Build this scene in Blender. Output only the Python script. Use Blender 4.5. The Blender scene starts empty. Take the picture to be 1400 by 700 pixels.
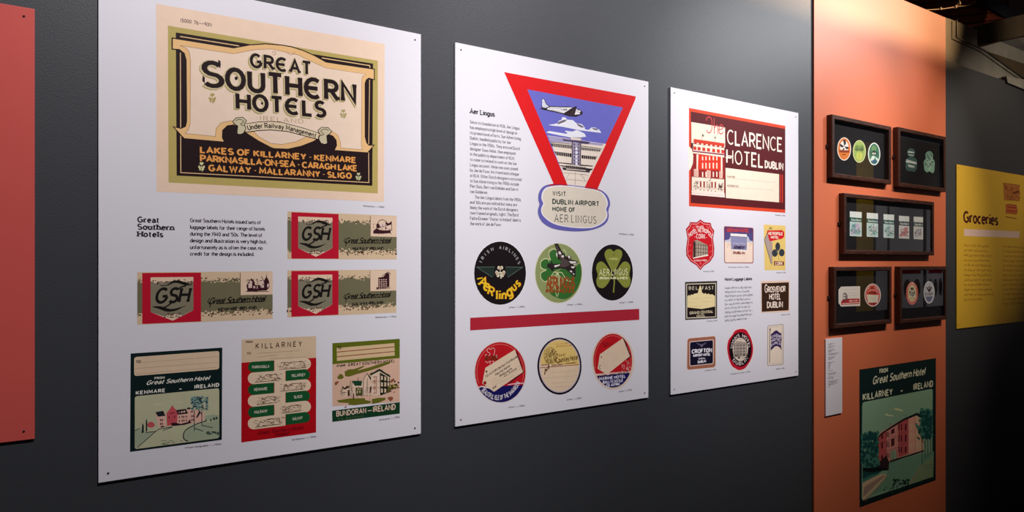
import bpy, math, random
import numpy as np
from mathutils import Vector, Matrix
from mathutils.geometry import delaunay_2d_cdt

scene = bpy.context.scene
COL = scene.collection
R = math.radians

# ------------------------------------------------------------------ camera
FPX, EYE, DIST, HORIZON = 990.0, 1.6, 1.931, 360.0
THETA = math.atan2(1400.0, FPX)          # angle between view axis and the long wall
CT, ST = math.cos(THETA), math.sin(THETA)
cam_data = bpy.data.cameras.new('camera')
cam_data.sensor_width = 36.0
cam_data.lens = FPX / 1400.0 * 36.0
cam_data.shift_y = (HORIZON - 350.0) / 1400.0
cam_data.clip_start = 0.05
cam = bpy.data.objects.new('camera', cam_data)
cam.location = (0, -DIST, EYE)
cam.rotation_euler = (R(90), 0, THETA - R(90))
COL.objects.link(cam)
scene.camera = cam

# ------------------------------------------------------------------ world, lights, exposure
world = bpy.data.worlds.new('world')
scene.world = world
world.use_nodes = True
world.node_tree.nodes['Background'].inputs[0].default_value = (0.75, 0.72, 0.9, 1)
world.node_tree.nodes['Background'].inputs[1].default_value = 0.035
scene.view_settings.view_transform = 'Standard'
scene.view_settings.look = 'None'
scene.view_settings.gamma = 1.0
scene.view_settings.exposure = 0.0


def spot(loc, target, power, col, size_deg, blend=0.6, radius=0.05):
    d = bpy.data.lights.new('gallery_or_fill_spot', 'SPOT')
    d.energy = power
    d.color = col
    d.spot_size = R(size_deg)
    d.spot_blend = blend
    d.shadow_soft_size = radius
    o = bpy.data.objects.new('gallery_or_fill_spot', d)
    o.location = loc
    o.rotation_euler = (Vector(target) - Vector(loc)).to_track_quat('-Z', 'Y').to_euler()
    COL.objects.link(o)
    return o


# ceiling spots along the room, aimed at the wall
W1 = (1.0, 0.965, 0.99)
spot((0.7, -1.7, 3.7), (0.5, 0, 1.95), 225, W1, 60, 0.9)
spot((2.0, -1.7, 3.7), (1.9, 0, 2.0), 235, W1, 58, 0.9)
spot((3.3, -1.6, 3.6), (3.0, 0, 2.2), 195, W1, 54, 0.9)
spot((5.0, -1.5, 3.45), (3.0, 0, 2.5), 155, (0.95, 0.97, 1.0), 50, 0.9)
spot((4.4, -1.6, 3.55), (3.95, 0, 1.75), 165, (1.0, 0.87, 0.74), 52, 0.9)
# warm lamp further down the room; it stands behind an added baffle and only reaches the top of the wall
spot((6.35, -2.0, 3.8), (3.5, 0, 2.95), 430, (1.0, 0.62, 0.3), 31, 0.5, 0.01)
spot((5.9, -1.6, 3.4), (5.05, 0, 2.2), 72, (1.0, 0.84, 0.68), 44, 0.8)
# fill lamp with no real fixture, added to brighten the beams and ceiling boards
spot((5.9, -1.3, 2.5), (6.6, 0.3, 3.35), 34, (1.0, 0.85, 0.7), 80, 0.8)
# lamps of the opposite wall
spot((9.0, -1.6, 3.4), (9.5, -3.4, 1.5), 150, W1, 100, 0.9)
spot((12.5, -1.6, 3.4), (12.5, -3.4, 1.5), 150, W1, 100, 0.9)


# ------------------------------------------------------------------ helpers
def lin(c):
    c /= 255.0
    return c / 12.92 if c <= 0.04045 else ((c + 0.055) / 1.055) ** 2.4


def new_mat(name, rough=0.5, spec=0.5):
    m = bpy.data.materials.new(name)
    m.use_nodes = True
    b = m.node_tree.nodes['Principled BSDF']
    b.inputs['Roughness'].default_value = rough
    b.inputs['Specular IOR Level'].default_value = spec
    return m, m.node_tree, b


def noise_mat(name, rgb, rough=0.5, spec=0.5, amount=0.12, scale=6.0, detail=4.0, bump=0.0, bscale=300.0, vary=None):
    """Principled surface with noise mottling of the colour and an optional fine bump."""
    m, nt, b = new_mat(name, rough, spec)
    n = nt.nodes
    tc = n.new('ShaderNodeTexCoord')
    nz = n.new('ShaderNodeTexNoise')
    nz.inputs['Scale'].default_value = scale
    nz.inputs['Detail'].default_value = detail
    nt.links.new(tc.outputs['Object'], nz.inputs['Vector'])
    mx = n.new('ShaderNodeMix')
    mx.data_type = 'RGBA'
    c = tuple(lin(v) for v in rgb)
    hi = tuple(min(1, v * (1 + amount)) for v in c) if vary is None else tuple(lin(v) for v in vary)
    lo = tuple(v * (1 - amount) for v in c)
    mx.inputs[6].default_value = (*lo, 1)
    mx.inputs[7].default_value = (*hi, 1)
    nt.links.new(nz.outputs['Fac'], mx.inputs[0])
    nt.links.new(mx.outputs[2], b.inputs['Base Color'])
    if bump > 0:
        n2 = n.new('ShaderNodeTexNoise')
        n2.inputs['Scale'].default_value = bscale
        n2.inputs['Detail'].default_value = 3.0
        nt.links.new(tc.outputs['Object'], n2.inputs['Vector'])
        bp = n.new('ShaderNodeBump')
        bp.inputs['Strength'].default_value = bump
        bp.inputs['Distance'].default_value = 0.002
        nt.links.new(n2.outputs['Fac'], bp.inputs['Height'])
        nt.links.new(bp.outputs['Normal'], b.inputs['Normal'])
    return m


INKS = {}


def ink(rgb):
    """Printed colour: satin, with a little mottling."""
    if rgb not in INKS:
        INKS[rgb] = noise_mat('ink_%02x%02x%02x' % rgb, rgb, 0.5, 0.14, 0.06, 35.0, 5.0)
    return INKS[rgb]


def wood_mat(name, a, b_, rough=0.4):
    m, nt, b = new_mat(name, rough, 0.4)
    n = nt.nodes
    tc = n.new('ShaderNodeTexCoord')
    mp = n.new('ShaderNodeMapping')
    mp.inputs['Scale'].default_value = (6, 60, 60)
    nz = n.new('ShaderNodeTexNoise')
    nz.inputs['Scale'].default_value = 4.0
    nz.inputs['Detail'].default_value = 8.0
    cr = n.new('ShaderNodeValToRGB')
    cr.color_ramp.elements[0].position = 0.35
    cr.color_ramp.elements[0].color = (*[lin(v) for v in a], 1)
    cr.color_ramp.elements[1].position = 0.7
    cr.color_ramp.elements[1].color = (*[lin(v) for v in b_], 1)
    nt.links.new(tc.outputs['Object'], mp.inputs['Vector'])
    nt.links.new(mp.outputs['Vector'], nz.inputs['Vector'])
    nt.links.new(nz.outputs['Fac'], cr.inputs['Fac'])
    nt.links.new(cr.outputs['Color'], b.inputs['Base Color'])
    return m


def glass_mat():
    """Clear pane: transparent with a Fresnel mirror on top."""
    m = bpy.data.materials.new('picture_glass')
    m.use_nodes = True
    nt = m.node_tree
    nt.nodes.clear()
    out = nt.nodes.new('ShaderNodeOutputMaterial')
    tr = nt.nodes.new('ShaderNodeBsdfTransparent')
    gl = nt.nodes.new('ShaderNodeBsdfGlossy')
    gl.inputs['Roughness'].default_value = 0.01
    fr = nt.nodes.new('ShaderNodeFresnel')
    fr.inputs['IOR'].default_value = 1.5
    mx = nt.nodes.new('ShaderNodeMixShader')
    ge = nt.nodes.new('ShaderNodeNewGeometry')
    iv = nt.nodes.new('ShaderNodeMath')
    iv.operation = 'SUBTRACT'
    iv.inputs[0].default_value = 1.0
    mu = nt.nodes.new('ShaderNodeMath')
    mu.operation = 'MULTIPLY'
    nt.links.new(ge.outputs['Backfacing'], iv.inputs[1])
    nt.links.new(iv.outputs[0], mu.inputs[0])
    nt.links.new(fr.outputs[0], mu.inputs[1])
    nt.links.new(mu.outputs[0], mx.inputs[0])
    nt.links.new(tr.outputs[0], mx.inputs[1])
    nt.links.new(gl.outputs[0], mx.inputs[2])
    nt.links.new(mx.outputs[0], out.inputs[0])
    return m


M_WALL = noise_mat('grey_wall_paint', (58, 60, 64), 0.48, 0.45, 0.07, 2.0, 6.0, 0.25, 260.0)
M_BOARD = noise_mat('white_panel_print', (232, 228, 234), 0.45, 0.3, 0.02, 3.0)
M_CORAL = noise_mat('coral_paint', (212, 112, 75), 0.45, 0.4, 0.05, 3.0, 5.0, 0.2, 240.0)
M_CORAL2 = noise_mat('coral_panel_print', (212, 88, 80), 0.45, 0.3, 0.04, 3.0)
M_YELLOW = noise_mat('yellow_panel_print', (228, 184, 56), 0.45, 0.3, 0.05, 5.0)
M_EDGE = noise_mat('panel_core', (225, 215, 212), 0.6, 0.3, 0.03)
M_METAL = noise_mat('dark_screw_metal', (50, 40, 38), 0.35, 0.5, 0.1)
M_FRAME = wood_mat('dark_walnut', (38, 16, 12), (84, 48, 34))
M_BLACK = noise_mat('black_mount_card', (16, 14, 16), 0.8, 0.15, 0.15)
M_GLASS = glass_mat()
M_CONC = noise_mat('painted_concrete', (156, 152, 140), 0.8, 0.2, 0.3, 9.0, 8.0, 0.6, 60.0)
M_CONCD = noise_mat('brown_concrete', (92, 78, 58), 0.85, 0.2, 0.3, 7.0, 8.0, 0.5, 50.0)  # darker, browner concrete for the beams at the back
M_TIMBER = wood_mat('dark_ceiling_timber', (96, 40, 24), (160, 72, 44), 0.6)
M_FLOOR = noise_mat('dark_floor', (26, 25, 27), 0.5, 0.4, 0.2, 5.0)
M_STEEL = noise_mat('black_steel', (22, 22, 24), 0.5, 0.4, 0.1)


def W(px, py, off=0.0):
    """Point on the vertical plane standing `off` metres in front of the long wall."""
    u = (px - 700.0) / FPX
    v = (HORIZON - py) / FPX
    t = (DIST - off) / (ST - u * CT)
    return (t * (CT + u * ST), EYE + t * v)


def mesh_obj(name, verts, faces, mats, parent=None, fm=None, loc=None):
    me = bpy.data.meshes.new(name)
    if loc is not None:
        verts = [(x - loc[0], y - loc[1], z - loc[2]) for x, y, z in verts]
    me.from_pydata(verts, [], faces)
    for m in mats:
        me.materials.append(m)
    if fm:
        me.polygons.foreach_set('material_index', fm)
    me.update()
    o = bpy.data.objects.new(name, me)
    if loc is not None and parent is None:
        o.location = loc
    COL.objects.link(o)
    if parent is not None:
        o.parent = parent
    return o


def tag(o, label, cat, group=None):
    o['label'] = label
    o['category'] = cat
    if group:
        o['group'] = group
    return o


def empty(name, loc, label, cat, group=None):
    o = bpy.data.objects.new(name, None)
    o.empty_display_size = 0.05
    o.location = loc
    COL.objects.link(o)
    return tag(o, label, cat, group)


def box_data(x0, x1, y0, y1, z0, z1, bev=0.0):
    import bmesh
    bm = bmesh.new()
    bmesh.ops.create_cube(bm, size=1.0)
    for v in bm.verts:
        v.co = Vector(((x0 + x1) / 2 + v.co.x * (x1 - x0), (y0 + y1) / 2 + v.co.y * (y1 - y0), (z0 + z1) / 2 + v.co.z * (z1 - z0)))
    if bev > 0:
        bmesh.ops.bevel(bm, geom=list(bm.edges), offset=bev, segments=2, affect='EDGES', profile=0.6)
    bm.verts.index_update()
    vs = [tuple(v.co) for v in bm.verts]
    fs = [[v.index for v in f.verts] for f in bm.faces]
    bm.free()
    return vs, fs


def box(name, x0, x1, y0, y1, z0, z1, m, parent=None, bev=0.0, kind=None):
    if parent is None:
        loc = ((x0 + x1) / 2, (y0 + y1) / 2, z0)
    else:
        loc = tuple(parent.location)
    vs, fs = box_data(x0, x1, y0, y1, z0, z1, bev)
    o = mesh_obj(name, vs, fs, [m], parent, None, loc)
    if kind:
        o['kind'] = kind
    return o


def prism(name, outline, y0, y1, m, parent=None, kind=None, pts3=None):
    """Extrude an X/Z outline between two depths."""
    n = len(outline)
    area = sum(outline[i][0] * outline[(i + 1) % n][1] - outline[(i + 1) % n][0] * outline[i][1] for i in range(n))
    if area < 0:
        outline = outline[::-1]
    ya, yb = min(y0, y1), max(y0, y1)
    vs = [(x, ya, z) for x, z in outline] + [(x, yb, z) for x, z in outline]
    fs = [list(range(n)), list(range(2 * n - 1, n - 1, -1))] + [[i, i + n, (i + 1) % n + n, (i + 1) % n] for i in range(n)]
    loc = (outline[0][0], ya, min(z for x, z in outline)) if parent is None else tuple(parent.location)
    o = mesh_obj(name, vs, fs, [m], parent, None, loc)
    if kind:
        o['kind'] = kind
    return o


# ------------------------------------------------------------------ stroke lettering
GL = {
 'A': (70, '0 0,35 100,70 0;13 34,57 34'), 'B': (60, '0 0,0 100,30 100,a 30 77 26 23 90 -90,0 54;28 54,a 28 27 31 27 90 -90,0 0'),
 'C': (68, 'a 38 50 38 50 48 312'), 'D': (66, '0 0,0 100,24 100,a 24 50 42 50 90 -90,0 0'),
 'E': (54, '54 100,0 100,0 0,54 0;0 52,44 52'), 'F': (52, '52 100,0 100,0 0;0 52,42 52'),
 'G': (76, 'a 38 50 38 50 48 352;42 44,76 46'), 'H': (66, '0 0,0 100;66 0,66 100;0 52,66 52'),
 'I': (8, '4 0,4 100'), 'J': (44, '44 100,44 25,a 22 25 22 25 0 -170'), 'K': (62, '0 0,0 100;60 100,0 40;20 58,62 0'),
 'L': (50, '0 100,0 0,50 0'), 'M': (82, '0 0,4 100,41 26,78 100,82 0'), 'N': (66, '0 0,0 100,66 0,66 100'),
 'O': (76, 'a 38 50 38 50 0 360'), 'P': (58, '0 0,0 100,30 100,a 30 73 28 27 90 -90,0 46'),
 'Q': (76, 'a 38 50 38 50 0 360;46 26,76 -6'), 'R': (62, '0 0,0 100,30 100,a 30 74 28 26 90 -90,0 48;28 48,62 0'),
 'S': (56, 'a 28 75 26 25 35 270,a 28 25 28 25 90 -145'), 'T': (62, '31 0,31 100;0 100,62 100'),
 'U': (64, '0 100,0 32,a 32 32 32 32 180 360,64 100'), 'V': (68, '0 100,34 0,68 100'), 'W': (100, '0 100,25 0,50 90,75 0,100 100'),
 'X': (62, '0 0,62 100;0 100,62 0'), 'Y': (64, '0 100,32 46,64 100;32 46,32 0'), 'Z': (58, '0 100,58 100,0 0,58 0'),
 'a': (46, 'a 24 44 22 22 145 0,46 0;46 36,20 38,a 20 19 19 19 90 270,46 10'), 'b': (50, '0 100,0 0;a 25 33 25 33 0 360'),
 'c': (46, 'a 25 33 25 33 50 310'), 'd': (50, '50 100,50 0;a 25 33 25 33 0 360'), 'e': (50, '2 36,50 36,a 25 33 25 33 5 310'),
 'f': (32, 'a 24 84 12 16 50 180,12 0;0 64,28 64'), 'g': (50, 'a 25 33 25 33 0 360;50 66,50 -8,a 26 -8 24 20 0 -150'),
 'h': (46, '0 100,0 0;0 42,a 23 42 23 24 180 0,46 0'), 'i': (8, '4 66,4 0;4 84,4 98'), 'j': (20, '14 66,14 -12,a 2 -12 12 14 0 -90;14 84,14 98'),
 'k': (46, '0 100,0 0;42 66,0 26;16 38,46 0'), 'l': (8, '4 100,4 0'), 'm': (76, '0 66,0 0;0 46,a 19 46 19 20 180 0,38 0;38 46,a 57 46 19 20 180 0,76 0'),
 'n': (46, '0 66,0 0;0 42,a 23 42 23 24 180 0,46 0'), 'o': (50, 'a 25 33 25 33 0 360'), 'p': (50, '0 66,0 -28;a 25 33 25 33 0 360'),
 'q': (50, '50 66,50 -28;a 25 33 25 33 0 360'), 'r': (32, '0 66,0 0;0 42,a 22 42 22 24 180 65'),
 's': (40, 'a 20 49 18 17 35 270,a 20 16 20 16 90 -150'), 't': (32, '13 90,13 14,a 25 14 12 14 180 290;0 64,30 64'),
 'u': (46, '0 66,0 24,a 23 24 23 24 180 360,46 66;46 66,46 0'), 'v': (46, '0 66,23 0,46 66'), 'w': (70, '0 66,17 0,35 60,53 0,70 66'),
 'x': (46, '0 0,46 66;0 66,46 0'), 'y': (48, '0 66,24 0;48 66,14 -28,2 -28'), 'z': (42, '0 66,42 66,0 0,42 0'),
 '0': (56, 'a 28 50 28 50 0 360'), '1': (24, '0 80,16 100,16 0'), '2': (52, 'a 26 72 25 28 160 -30,0 0,52 0'),
 '3': (52, 'a 25 75 23 24 150 -90;25 51,a 25 26 27 26 90 -150'), '4': (56, '42 0,42 100,0 28,56 28'), '5': (52, '48 100,8 100,4 56,a 25 31 27 31 120 -150'),
 '6': (54, 'a 40 60 40 42 100 195;a 27 30 27 30 0 360'), '7': (50, '0 100,50 100,16 0'), '8': (52, 'a 26 76 22 23 0 360;a 26 27 26 27 0 360'),
 '9': (54, 'a 27 70 27 30 0 360;a 14 40 40 42 280 375'), '.': (8, '4 0,4 10'), ',': (8, '6 8,0 -14'), '-': (30, '0 40,30 40'), '_': (70, '0 45,70 45'),
 "'": (8, '4 100,4 76'), '(': (18, 'a 30 45 30 62 130 230'), ')': (18, 'a -12 45 30 62 50 -50'), '|': (6, '3 -10,3 105'),
 '*': (10, '5 40,5 54'), '&': (60, '60 0,14 74,a 28 80 15 18 180 -20,4 24,a 24 22 22 22 160 330,58 44'), '$': (78, 'a 42 50 42 50 52 308;4 50,62 50'),
 '/': (40, '0 0,40 100'), '@': (70, 'a 34 42 24 24 0 360;58 66,58 20,70 18'),
}
SPACE = 34


def arc_pts(cx, cy, rx, ry, a0, a1, step=24.0):
    n = max(3, int(abs(a1 - a0) / step))
    return [(cx + rx * math.cos(R(a0 + (a1 - a0) * i / n)), cy + ry * math.sin(R(a0 + (a1 - a0) * i / n))) for i in range(n + 1)]


def stroke_quads(pts, w):
    """Mitred strip along a polyline: list of quads."""
    q = []
    for p in pts:
        if not q or (p[0] - q[-1][0]) ** 2 + (p[1] - q[-1][1]) ** 2 > (w * 0.02) ** 2:
            q.append(p)
    pts = q
    n = len(pts)
    if n < 2:
        return []
    closed = n > 3 and math.hypot(pts[0][0] - pts[-1][0], pts[0][1] - pts[-1][1]) < w * 0.1
    nr = []
    for i in range(n - 1):
        dx, dy = pts[i + 1][0] - pts[i][0], pts[i + 1][1] - pts[i][1]
        l = math.hypot(dx, dy) or 1e-9
        nr.append((-dy / l, dx / l))
    L, Rr = [], []
    for i in range(n):
        if closed and i in (0, n - 1):
            a, b = nr[-1], nr[0]
        else:
            a, b = nr[max(0, i - 1)], nr[min(n - 2, i)]
        mx, my = a[0] + b[0], a[1] + b[1]
        l = math.hypot(mx, my)
        if l < 0.3:
            mx, my, k = a[0], a[1], 1.0
        else:
            mx, my = mx / l, my / l
            k = min(2.0, 1.0 / max(0.3, mx * a[0] + my * a[1]))
        L.append((pts[i][0] + mx * w / 2 * k, pts[i][1] + my * w / 2 * k))
        Rr.append((pts[i][0] - mx * w / 2 * k, pts[i][1] - my * w / 2 * k))
    out = []
    for i in range(n - 1):
        q = [L[i], Rr[i], Rr[i + 1], L[i + 1]]
        sg = [(q[(k + 1) % 4][0] - q[k][0]) * (q[(k + 2) % 4][1] - q[(k + 1) % 4][1]) - (q[(k + 1) % 4][1] - q[k][1]) * (q[(k + 2) % 4][0] - q[(k + 1) % 4][0]) for k in range(4)]
        if min(sg) < 0 < max(sg):       # the mitre crossed itself: plain butt ends instead
            (ax, ay), (bx, by), (nx, ny) = pts[i], pts[i + 1], nr[i]
            h = w / 2
            q = [(ax + nx * h, ay + ny * h), (ax - nx * h, ay - ny * h), (bx - nx * h, by - ny * h), (bx + nx * h, by + ny * h)]
        out.append(q)
    return out


def union(polys, eps):
    """Clean triangulation of the union of polygons -> (verts, tris)."""
    vs, fs = [], []
    for p in polys:
        a = sum(p[i][0] * p[(i + 1) % len(p)][1] - p[(i + 1) % len(p)][0] * p[i][1] for i in range(len(p)))
        if abs(a) < eps * eps:
            continue
        if a < 0:
            p = p[::-1]
        fs.append(list(range(len(vs), len(vs) + len(p))))
        vs += [Vector(q) for q in p]
    if not fs:
        return [], []
    r = delaunay_2d_cdt(vs, [], fs, 1, eps, True)
    return [tuple(v) for v in r[0]], [list(f) for f, o in zip(r[2], r[5]) if o]


GCACHE = {}


def glyph(ch, w, serif, fat):
    key = (ch, w, serif, fat)
    if key in GCACHE:
        return GCACHE[key]
    wd, spec = GL[ch]
    polys = []
    for si, st in enumerate(spec.split(';')):
        pts = []
        for tk in st.split(','):
            v = tk.split()
            if v[0] == 'a':
                pts += arc_pts(*[float(x) / 100 for x in v[1:5]], float(v[5]), float(v[6]))
            else:
                pts.append((float(v[0]) / 100, float(v[1]) / 100))
        polys += stroke_quads(pts, w * (fat if si == 0 and not st.startswith('a') else 1))
        if serif > 0 and len(pts) > 1 and math.hypot(pts[0][0] - pts[-1][0], pts[0][1] - pts[-1][1]) > 0.05:
            for a, b in ((pts[0], pts[1]), (pts[-1], pts[-2])):
                if min(abs(a[1] - k) for k in (0, 1, 0.66, -0.28)) < 0.02 and abs(b[1] - a[1]) > 0.6 * abs(b[0] - a[0]) and abs(b[1] - a[1]) > 0.12:
                    t = w * 0.8
                    y = a[1]
                    s = 1 if b[1] > a[1] else -1
                    polys.append([(a[0] - serif, y), (a[0] + serif, y), (a[0] + serif, y + s * t), (a[0] - serif, y + s * t)])
    GCACHE[key] = (wd / 100, *union(polys, 1e-4))
    return GCACHE[key]


def layout(s, w, serif, fat, gap):
    """Glyphs of a line in em units -> list of (x, verts, tris), total width."""
    x, out = 0.0, []
    for ch in s:
        if ch == ' ':
            x += SPACE / 100
            continue
        wd, vs, fs = glyph(ch, w, serif, fat)
        out.append((x, vs, fs))
        x += wd + gap
    return out, x - gap


class Frame:
    def __init__(self, x0, y0, s):
        self.x0, self.y0, self.s = x0, y0, s

    def __call__(self, x, y):
        return (self.x0 + x / self.s, self.y0 + y / self.s)


IDENT = Frame(0, 0, 1)


def spline(pts, closed=False, n=5):
    """Catmull-Rom through points."""
    out = []
    m = len(pts)
    for i in range(m if closed else m - 1):
        p = [pts[(i + k) % m] if closed else pts[min(max(i + k, 0), m - 1)] for k in (-1, 0, 1, 2)]
        for j in range(n):
            t = j / n
            out.append(tuple(0.5 * (2 * p[1][c] + (p[2][c] - p[0][c]) * t + (2 * p[0][c] - 5 * p[1][c] + 4 * p[2][c] - p[3][c]) * t * t + (3 * p[1][c] - p[0][c] - 3 * p[2][c] + p[3][c]) * t ** 3) for c in (0, 1)))
    if not closed:
        out.append(pts[-1])
    return out


def clusters(V, F):
    """Sort faces into groups that lie apart from one another, so each becomes an object of its own."""
    par = list(range(len(V)))

    def find(i):
        while par[i] != i:
            par[i] = par[par[i]]
            i = par[i]
        return i
    for f in F:
        a = find(f[0])
        for i in f[1:]:
            par[find(i)] = a
    roots = {}
    isl = [roots.setdefault(find(f[0]), len(roots)) for f in F]
    k = len(roots)
    if k < 2 or k > 1500:
        return [list(range(len(F)))]
    lo = np.full((k, 2), 1e9)
    hi = np.full((k, 2), -1e9)
    for f, r in zip(F, isl):
        for i in f:
            p = (V[i][0], V[i][2])
            lo[r] = np.minimum(lo[r], p)
            hi[r] = np.maximum(hi[r], p)
    size = (hi - lo).max(axis=1)
    gap = np.maximum(0, np.maximum(lo[:, None] - hi[None], lo[None] - hi[:, None]))
    near = np.sqrt((gap ** 2).sum(axis=2)) <= np.maximum(0.019, 0.48 * np.maximum(size[:, None], size[None]))
    comp = [-1] * k
    n = 0
    for i in range(k):
        if comp[i] < 0:
            st = [i]
            comp[i] = n
            while st:
                a = st.pop()
                for b in np.nonzero(near[a])[0]:
                    if comp[b] < 0:
                        comp[b] = n
                        st.append(int(b))
            n += 1
    out = [[] for _ in range(n)]
    for fi, r in enumerate(isl):
        out[comp[r]].append(fi)
    return out


class Art:
    """Flat print built up in thin ink layers on one vertical plane."""
    STEP = 0.000014

    def __init__(self, name, off, parent=None, fr=IDENT, lay0=1, label=None, uv=None):
        self.name, self.off, self.parent, self.fr = name, off, parent, fr
        self.lay = lay0
        self.b = {}
        self.order = []
        self.cur = name
        self.label = label
        self.uv = uv          # optional unit rectangle (X0, X1, Z0, Z1)
        self.to(name)

    def to(self, name):
        self.cur = name
        if name not in self.b:
            self.b[name] = ([], [], [], [])
            self.order.append(name)
        return self

    def pt(self, x, y):
        if self.uv:
            X0, X1, Z0, Z1 = self.uv
            return (X0 + (X1 - X0) * x, Z1 + (Z0 - Z1) * y)
        return W(*self.fr(x, y), self.off)

    def parse(self, s):
        if isinstance(s, str):
            s = [tuple(float(v) for v in p.split(',')) for p in s.split()]
        return [self.pt(*p) for p in s]

    def unit(self, x, y):
        """Wall metres per drawing unit (vertical) around a point."""
        if self.uv:
            return self.uv[3] - self.uv[2]
        return abs(self.pt(x, y)[1] - self.pt(x, y + 1)[1])

    def raw(self, vs, fs, col):
        V, F, M, I = self.b[self.cur]
        m = ink(col)
        if m not in M:
            M.append(m)
        k = M.index(m)
        o = len(V)
        y = -(self.off + self.lay * self.STEP)
        V += [(x, y, z) for x, z in vs]
        for f in fs:
            a, b, c = (vs[f[0]], vs[f[1]], vs[f[2]])
            area = (b[0] - a[0]) * (c[1] - a[1]) - (c[0] - a[0]) * (b[1] - a[1])
            F.append([o + i for i in (f if area > 0 else f[::-1])])
            I.append(k)

    def shapes(self, polys, col):
        self.lay += 1
        vs, fs = union(polys, 2e-6)
        self.raw(vs, fs, col)

    def poly(self, s, col, smooth=False):
        p = self.parse(s)
        if smooth:
            p = spline(p, True, 4)
        self.shapes([p], col)

    def polys(self, lst, col):
        self.shapes([self.parse(s) for s in lst], col)

    def lines(self, lst, w, col, smooth=False, closed=False):
        out = []
        for s in lst:
            p = self.parse(s)
            if smooth:
                p = spline(p, closed, 4)
            if closed:
                p = p + [p[0]]
            if isinstance(s, str):
                f = tuple(float(v) for v in s.split()[0].split(','))
            else:
                f = s[0]
            out += stroke_quads(p, w * self.unit(*f))
        self.shapes(out, col)

    def line(self, s, w, col, smooth=False, closed=False):
        self.lines([s], w, col, smooth, closed)

    def ell_pts(self, cx, cy, rx, ry, n=36, a0=0, a1=360):
        return [(cx + rx * math.cos(R(a0 + (a1 - a0) * i / n)), cy - ry * math.sin(R(a0 + (a1 - a0) * i / n))) for i in range(n + (a1 - a0 != 360))]

    def ell(self, cx, cy, rx, ry, col, n=36):
        self.poly(self.ell_pts(cx, cy, rx, ry, n), col)

    def rrect(self, s, r, col, n=4):
        """Rounded quadrilateral; r = corner radius in drawing units."""
        self.shapes([self.rr_pts(s, r, n)], col)

    def rr_pts(self, s, r, n=4):
        q = self.parse(s)
        f = tuple(float(v) for v in s.split()[0].split(',')) if isinstance(s, str) else s[0]
        r = r * self.unit(*f)
        out = []
        for i in range(4):
            p = Vector(q[i]); a = Vector(q[i - 1]); b = Vector(q[(i + 1) % 4])
            pa = p + (a - p).normalized() * r
            pb = p + (b - p).normalized() * r
            for j in range(n + 1):
                t = j / n
                out.append(tuple(pa * (1 - t) ** 2 + p * 2 * t * (1 - t) + pb * t * t))
        return out

    def text(self, s, x0, y0, x1, y1, h, col, w=0.16, serif=0.0, slant=0.0, fat=1.0, gap=0.2, dx=0.0, dy=0.0, level=False, fit=True):
        """One line of lettering from (x0,y0) to (x1,y1) on its baseline, cap height h."""
        a = Vector(self.pt(x0 + dx, y0 + dy))
        b = Vector(self.pt(x1 + dx, y1 + dy))
        if level:
            b.y = a.y
        hm = h * self.unit(x0, y0)
        gl, tot = layout(s, w, serif, fat, gap + serif * 0.55 + w * 0.4)
        d = (b - a)
        L = d.length
        d.normalize()
        up = Vector((-d.y, d.x))
        kx = L / tot if fit else hm
        self.lay += 1
        for x, vs, fs in gl:
            out = []
            for vx, vy in vs:
                p = a + d * ((x + vx + slant * vy) * kx) + up * (vy * hm)
                out.append(tuple(p))
            self.raw(out, fs, col)

    def fine_print(self, x0, y0, x1, y1, h, col, seed=1):
        """A line of print too small to read: word-long runs of tiny upright strokes."""
        rnd = random.Random(seed)
        n = max(3, int(abs(x1 - x0) / (h * .30)))
        L, i = [], 0
        while i < n:
            for _ in range(min(n - i, rnd.randint(3, 9))):
                t = i / n
                x, y = x0 + (x1 - x0) * t, y0 + (y1 - y0) * t
                tall = rnd.random()
                L.append([(x, y + (h * .3 if tall < .1 else 0)), (x, y - h * (1 if tall > .75 else .66))])
                if rnd.random() < .75 and i < n - 1:
                    k = rnd.choice((0, .33, .62))
                    L.append([(x, y - h * k), (x + (x1 - x0) / n, y + (y1 - y0) / n - h * k)])
                i += 1
            i += 1
        self.lines(L, h * .15, col)

    def ring(self, s, cx, cy, r, a0, a1, h, col, w=0.16, serif=0.0, inside=False, gap=0.2, slant=0.0, sx=None):
        """Lettering around a circle (true circle on the wall): radius r in vertical units."""
        c = Vector(self.pt(cx, cy))
        u = self.unit(cx, cy)
        rm, hm = r * u, h * u
        gl, tot = layout(s, w, serif, 1.0, gap + serif * 0.55 + w * 0.4)
        self.lay += 1
        for x, vs, fs in gl:
            out = []
            for vx, vy in vs:
                t = (x + vx + slant * vy) / tot
                a = R(a0 + (a1 - a0) * t)
                rr = rm + (-vy * hm if inside else vy * hm)
                out.append((c.x + rr * math.cos(a) * (sx or 1.0), c.y + rr * math.sin(a)))
            self.raw(out, fs, col)

    def along(self, s, curve, h, col, w=0.16, slant=0.0, gap=0.2):
        p = spline(self.parse(curve), False, 8)
        f = tuple(float(v) for v in curve.split()[0].split(','))
        hm = h * self.unit(*f)
        ds = [0.0]
        for i in range(1, len(p)):
            ds.append(ds[-1] + math.hypot(p[i][0] - p[i - 1][0], p[i][1] - p[i - 1][1]))
        gl, tot = layout(s, w, 0, 1.0, gap + w * 0.5)
        self.lay += 1
        for x, vs, fs in gl:
            out = []
            for vx, vy in vs:
                t = (x + vx + slant * vy) / tot * ds[-1]
                i = 1
                while i < len(ds) - 1 and ds[i] < t:
                    i += 1
                k = (t - ds[i - 1]) / (ds[i] - ds[i - 1])
                ax, az = p[i - 1]
                bx, bz = p[i]
                l = math.hypot(bx - ax, bz - az)
                nx, nz = -(bz - az) / l, (bx - ax) / l
                out.append((ax + (bx - ax) * k + nx * vy * hm, az + (bz - az) * k + nz * vy * hm))
            self.raw(out, fs, col)

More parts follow.
